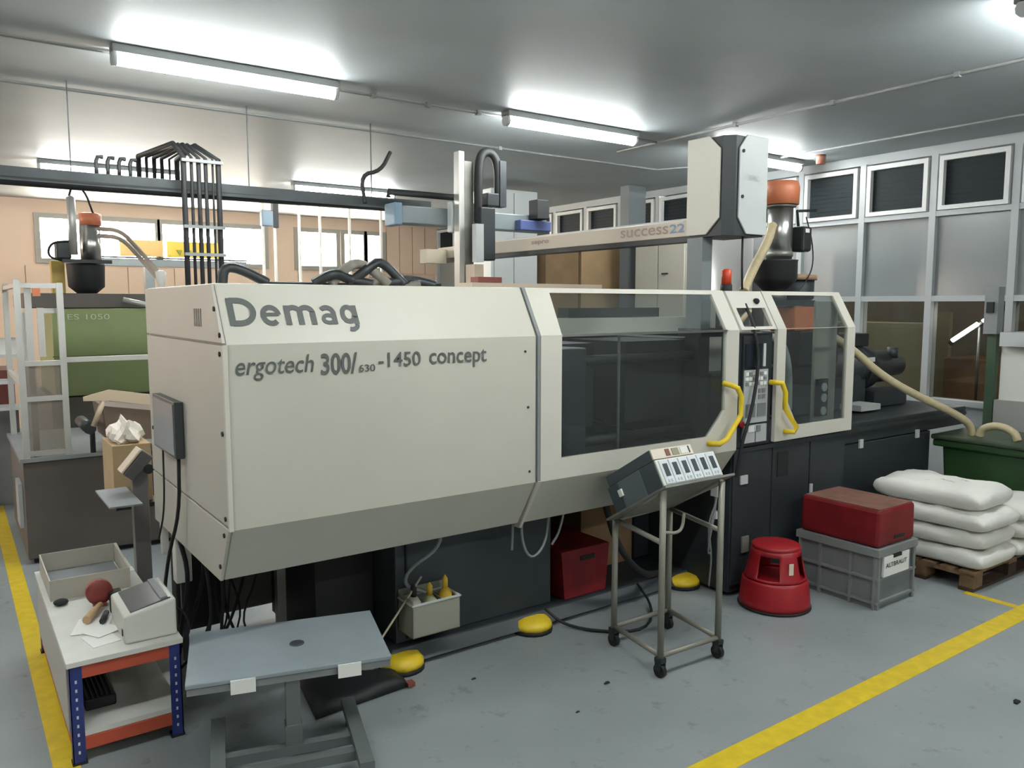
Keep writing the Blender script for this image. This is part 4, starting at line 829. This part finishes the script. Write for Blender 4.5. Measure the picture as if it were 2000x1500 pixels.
# ================================================================== ORANGE / BLUE RACK BENCH
t = thing('rack_bench', 'low workbench with blue slotted posts and orange beams', 'workbench', (.58, 4.5, 0))
RX0, RX1, RY0, RY1, RZ = .345, .80, 3.77, 5.2, .47
for x, y, dx, dy in ((RX0, RY0, 1, 1), (RX1, RY0, -1, 1), (RX0, RY1, 1, -1), (RX1, RY1, -1, -1)):
    a = MB(); a.box(min(x, x+dx*.05), max(x, x+dx*.05), min(y, y+dy*.004), max(y, y+dy*.004), .01, RZ-.025); a.box(min(x, x+dx*.004), max(x, x+dx*.004), min(y, y+dy*.05), max(y, y+dy*.05), .01, RZ-.025)
    po = obj('post', a, BLUE, t); obj('foot', bx(min(x-.004*dx, x+dx*.055), max(x-.004*dx, x+dx*.055), min(y-.004*dy, y+dy*.05), max(y-.004*dy, y+dy*.05), 0, .012), RUB, po)
    if y == RY0:
        for k in range(9): obj('slot', bx(x+dx*.025-.004, x+dx*.025+.004, y-.001, y+.001, .05+k*.04, .064+k*.04), mat('slot_white', (206, 212, 226), .5), po)
for z in (.385, .06):
    obj('beam', bx(RX0+.045, RX1-.045, RY0+.002, RY0+.02, z, z+.06), ORANGE, t, bevel=.003)
    obj('beam', bx(RX0+.045, RX1-.045, RY1-.02, RY1-.002, z, z+.06), ORANGE, t); obj('beam', bx(RX0+.003, RX0+.018, RY0+.05, RY1-.05, z, z+.06), ORANGE, t)
    obj('beam', bx(RX1-.018, RX1-.003, RY0+.05, RY1-.05, z, z+.06), ORANGE, t)
DECK = mat('deck_white', (216, 216, 210), .5, var=.06, scale=7)
obj('top_deck', bx(RX0-.01, RX1+.01, RY0-.01, RY1+.01, RZ-.024, RZ), DECK, t, bevel=.002)
obj('lower_deck', bx(RX0+.006, RX1-.006, RY0+.005, RY1-.005, .122, .146), DECK, t)
obj('side_panel', bx(RX0-.006, RX0-.001, RY0+.06, RY1-.05, .13, .43), mat('side_white', (196, 192, 184), .5), t)
t = thing('black_tray', 'black ribbed tray on the lower shelf of the orange and blue bench', 'tray', (.5, 4.1, .147))
obj('tray', bx(.42, .55, 3.95, 4.35, .148, .20), RUB, t, bevel=.008)
for k in range(6): obj('rib', bx(.43+k*.02, .436+k*.02, 3.96, 4.34, .201, .207), BLACK, t)
one('black_bowl', MB().lathe([(.04, .148), (.075, .17), (.08, .185), (.07, .185), (.03, .155)], (.68, 4.4, 0), 20), RUB, 'black bowl on the lower shelf behind the black tray', 'bowl', (.68, 4.4, .148))
# meter box, papers, dispenser, tool, bin
t = thing('bench_meter', 'white wedge shaped benchtop instrument with dark recessed lid', 'instrument', (.69, 3.95, RZ))
mp = [(3.82, .472), (4.26, .472), (4.26, .66), (4.2, .675), (3.85, .60), (3.82, .59)]
mp2 = [(.575, .472), (.8, .472), (.8, .62), (.575, .55)]
vb = MB()
mb_x0, mb_x1 = .578, .80
# body: top slopes down to the left (towards the panel side)
def wedge(xa, xb, ya, yb, z0, za, zb, ins=0):
    b = MB(); v = [b.b.verts.new(p) for p in ((xa, ya, z0), (xb, ya, z0), (xb, yb, z0), (xa, yb, z0), (xa, ya, za), (xb, ya, zb), (xb, yb, zb), (xa, yb, za))]
    for f in ((0, 3, 2, 1), (0, 1, 5, 4), (1, 2, 6, 5), (2, 3, 7, 6), (3, 0, 4, 7), (4, 5, 6, 7)): b.b.faces.new([v[i] for i in f])
    return b
obj('body', wedge(mb_x0, mb_x1, 3.82, 4.18, RZ+.001, .60, .645), mat('meter_white', (214, 214, 206), .4), t, bevel=.01)
obj('recess', wedge(mb_x0+.03, mb_x1-.02, 3.845, 4.155, .598, .6095, .6475), mat('meter_glass', (74, 76, 78), .2), t); obj('recess_step', wedge(mb_x1-.06, mb_x1-.03, 3.85, 4.15, .6, .648, .652), GREYP, t)
obj('socket', bx(mb_x0-.004, mb_x0, 3.86, 3.88, .5, .53), DARKM, t)
obj('cable', MB().tube([(.80, 4.1, .52), (.88, 4.05, .5), (.89, 3.95, .42), (.83, 3.9, .38)], .006, 6, smooth=2), RUB, t)
for k, (x, y, w, d_, a, lb) in enumerate(((.50, 3.96, .12, .16, .2, 'white sheet of paper nearest the front edge of the bench top'), (.49, 4.15, .15, .2, -.3, 'white paper under the wooden handled tool'), (.52, 4.05, .13, .12, .5, 'small crumpled white paper beside the instrument'))):
    pm = MB().box(-w/2, w/2, -d_/2, d_/2, 0, .0015); one('paper_sheet', pm, PAPER, lb, 'paper', (0, 0, 0)); o = COL.objects[-1]; o.location = (x, y, RZ+.001+k*.002); o.rotation_euler = (0, 0, a)
t = thing('tape_dispenser', 'dark red tape dispenser lying on the bench top', 'tape dispenser', (.57, 4.4, RZ))
obj('roll_cover', MB().lathe([(.03, -.025), (.062, -.022), (.062, .022), (.03, .025)], (.56, 4.42, RZ+.075), 18, axis='y'), mat('disp_red', (140, 62, 58), .45), t)
obj('tape_roll', MB().lathe([(.045, -.03), (.045, .03)], (.56, 4.43, RZ+.078), 18, axis='y'), mat('tape_cream', (214, 198, 178), .5), t)
obj('blade_frame', bx(.60, .66, 4.38, 4.44, RZ+.02, RZ+.07, bev=.005), DARKM, t); obj('grip', MB().tube([(.62, 4.4, RZ+.045), (.60, 4.25, RZ+.02)], .018, 8), DARKM, t)
obj('foot', bx(.53, .59, 4.39, 4.44, RZ+.001, RZ+.02), mat('disp_red', (0, 0, 0)), t)
one('wooden_tool', MB().tube([(.47, 4.18, RZ+.024), (.52, 4.28, RZ+.028), (.555, 4.35, RZ+.03)], [.02, .018, .014], 8), mat('tool_tan', (190, 160, 122), .6), 'tan wooden handle lying beside the red dispenser', 'tool', (.5, 4.25, RZ))
one('cutter_knife', MB().tube([(.53, 4.13, RZ+.02), (.565, 4.24, RZ+.022)], .014, 6), DARKM, 'dark knife handle left of the white instrument', 'knife', (.58, 4.15, RZ))
t = thing('metal_bin', 'open beige grey metal bin at the rear of the bench top', 'bin', (.57, 4.95, RZ))
MBN = mat('bin_beige', (190, 184, 172), .45, var=.06)
obj('bin', MB().prism([(.36, 4.62), (.74, 4.62), (.76, 5.16), (.36, 5.16)], RZ+.001, RZ+.11, 'z', hole=[(.366, 4.626), (.734, 4.626), (.744, 5.154), (.366, 5.154)]), MBN, t)
obj('bin_floor', bx(.366, .734, 4.626, 5.154, RZ+.002, RZ+.006), GREYP, t)
one('rubber_block', MB().ball((.40, 4.54, RZ+.017), .03, (1.2, 1, .55), 10), RUB, 'small black rubber piece at the left of the bench top', 'rubber piece', (.40, 4.64, RZ))
one('white_card', bx(.76, .81, 4.9, 4.98, RZ+.001, RZ+.004), PAPER, 'small white card at the right rear of the bench top', 'card', (.78, 4.94, RZ))
# ================================================================== SCALE DISPLAY STAND
t = thing('display_stand', 'grey pillar with a tilted beige display head beside the machine end', 'display stand', (.84, 5.3, 0))
obj('pillar', bx(.88, .97, 5.25, 5.33, .02, .98), mat('pillar_grey', (110, 108, 108), .45), t, bevel=.005); obj('base', bx(.82, 1.02, 5.22, 5.42, 0, .02), DARKM, t)
MH = Matrix.Translation((.90, 5.24, 1.03)) @ Matrix.Rotation(.7, 4, 'Y')
obj('head', bx(-.035, .045, -.07, .07, -.09, .09, M=MH, bev=.012), mat('head_grey', (84, 82, 82), .5), t); obj('face', bx(-.05, -.036, -.068, .068, -.088, .088, M=MH, bev=.005), mat('face_beige', (216, 200, 182), .45), t)
obj('knob', MB().lathe([(.03, -.02), (.03, 0)], (.96, 5.19, 1.0), 14, axis='y'), RUB, t)
MP = Matrix.Translation((.80, 5.35, .84)) @ Matrix.Rotation(.0, 4, 'Y')
obj('side_plate', bx(-.10, .075, -.42, .10, 0, .01, M=MP), GREYP, t)
t = thing('power_box', 'narrow white electrical box standing below the machine end', 'electrical box', (1.0, 4.75, 0))
obj('box', bx(.96, 1.045, 4.55, 4.63, .46, .735), WHITE, t, bevel=.006); obj('side_box', bx(.955, .99, 4.85, 4.9, .55, .735), WHITE, t); obj('stand', bx(.99, 1.02, 4.58, 4.61, 0, .46), DARKM, t)
t = thing('cable_tangle', 'tangle of black cables hanging under the machine end', 'cables', (1.05, 4.5, .4))
r_ = random.Random(11)
for k in range(12):
    x = .98+.035*k+r_.uniform(-.02, .02); y = 4.45+r_.uniform(-.15, .3)
    obj('cable', MB().tube([(x, y, .745), (x+r_.uniform(-.05, .05), y-.05, .5), (x+r_.uniform(-.1, .1), y, .2), (x+r_.uniform(-.12, .12), y+.1, .02)], r_.choice([.006, .009, .012]), 6, smooth=2), RUB, t)
one('motor_box', bx(1.0, 1.25, 4.75, 4.88, .1, .55, bev=.01), RUB, 'dark box under the machine end behind the cables', 'box', (1.1, 4.8, .1))

for (x, y, rr, lb) in ((2.75, 3.0, .012, 'small dark scrap on the floor in front of the trolley'), (2.43, 2.86, .008, 'tiny black speck on the floor left of the trolley'), (4.3, 1.65, .016, 'small dark mark of debris beyond the yellow line at right'), (2.2, 3.45, .009, 'tiny dark crumb on the floor beside the machine skid')):
    one('floor_debris', MB().box(x-rr*1.6, x+rr, y-rr*.5, y+rr*.6, .0005, rr*.5, bev=.001).box(x-rr*.2, x+rr*1.4, y-rr*.2, y+rr*1.2, .0005, rr*.4), RUB, lb, 'debris', (x, y, 0))
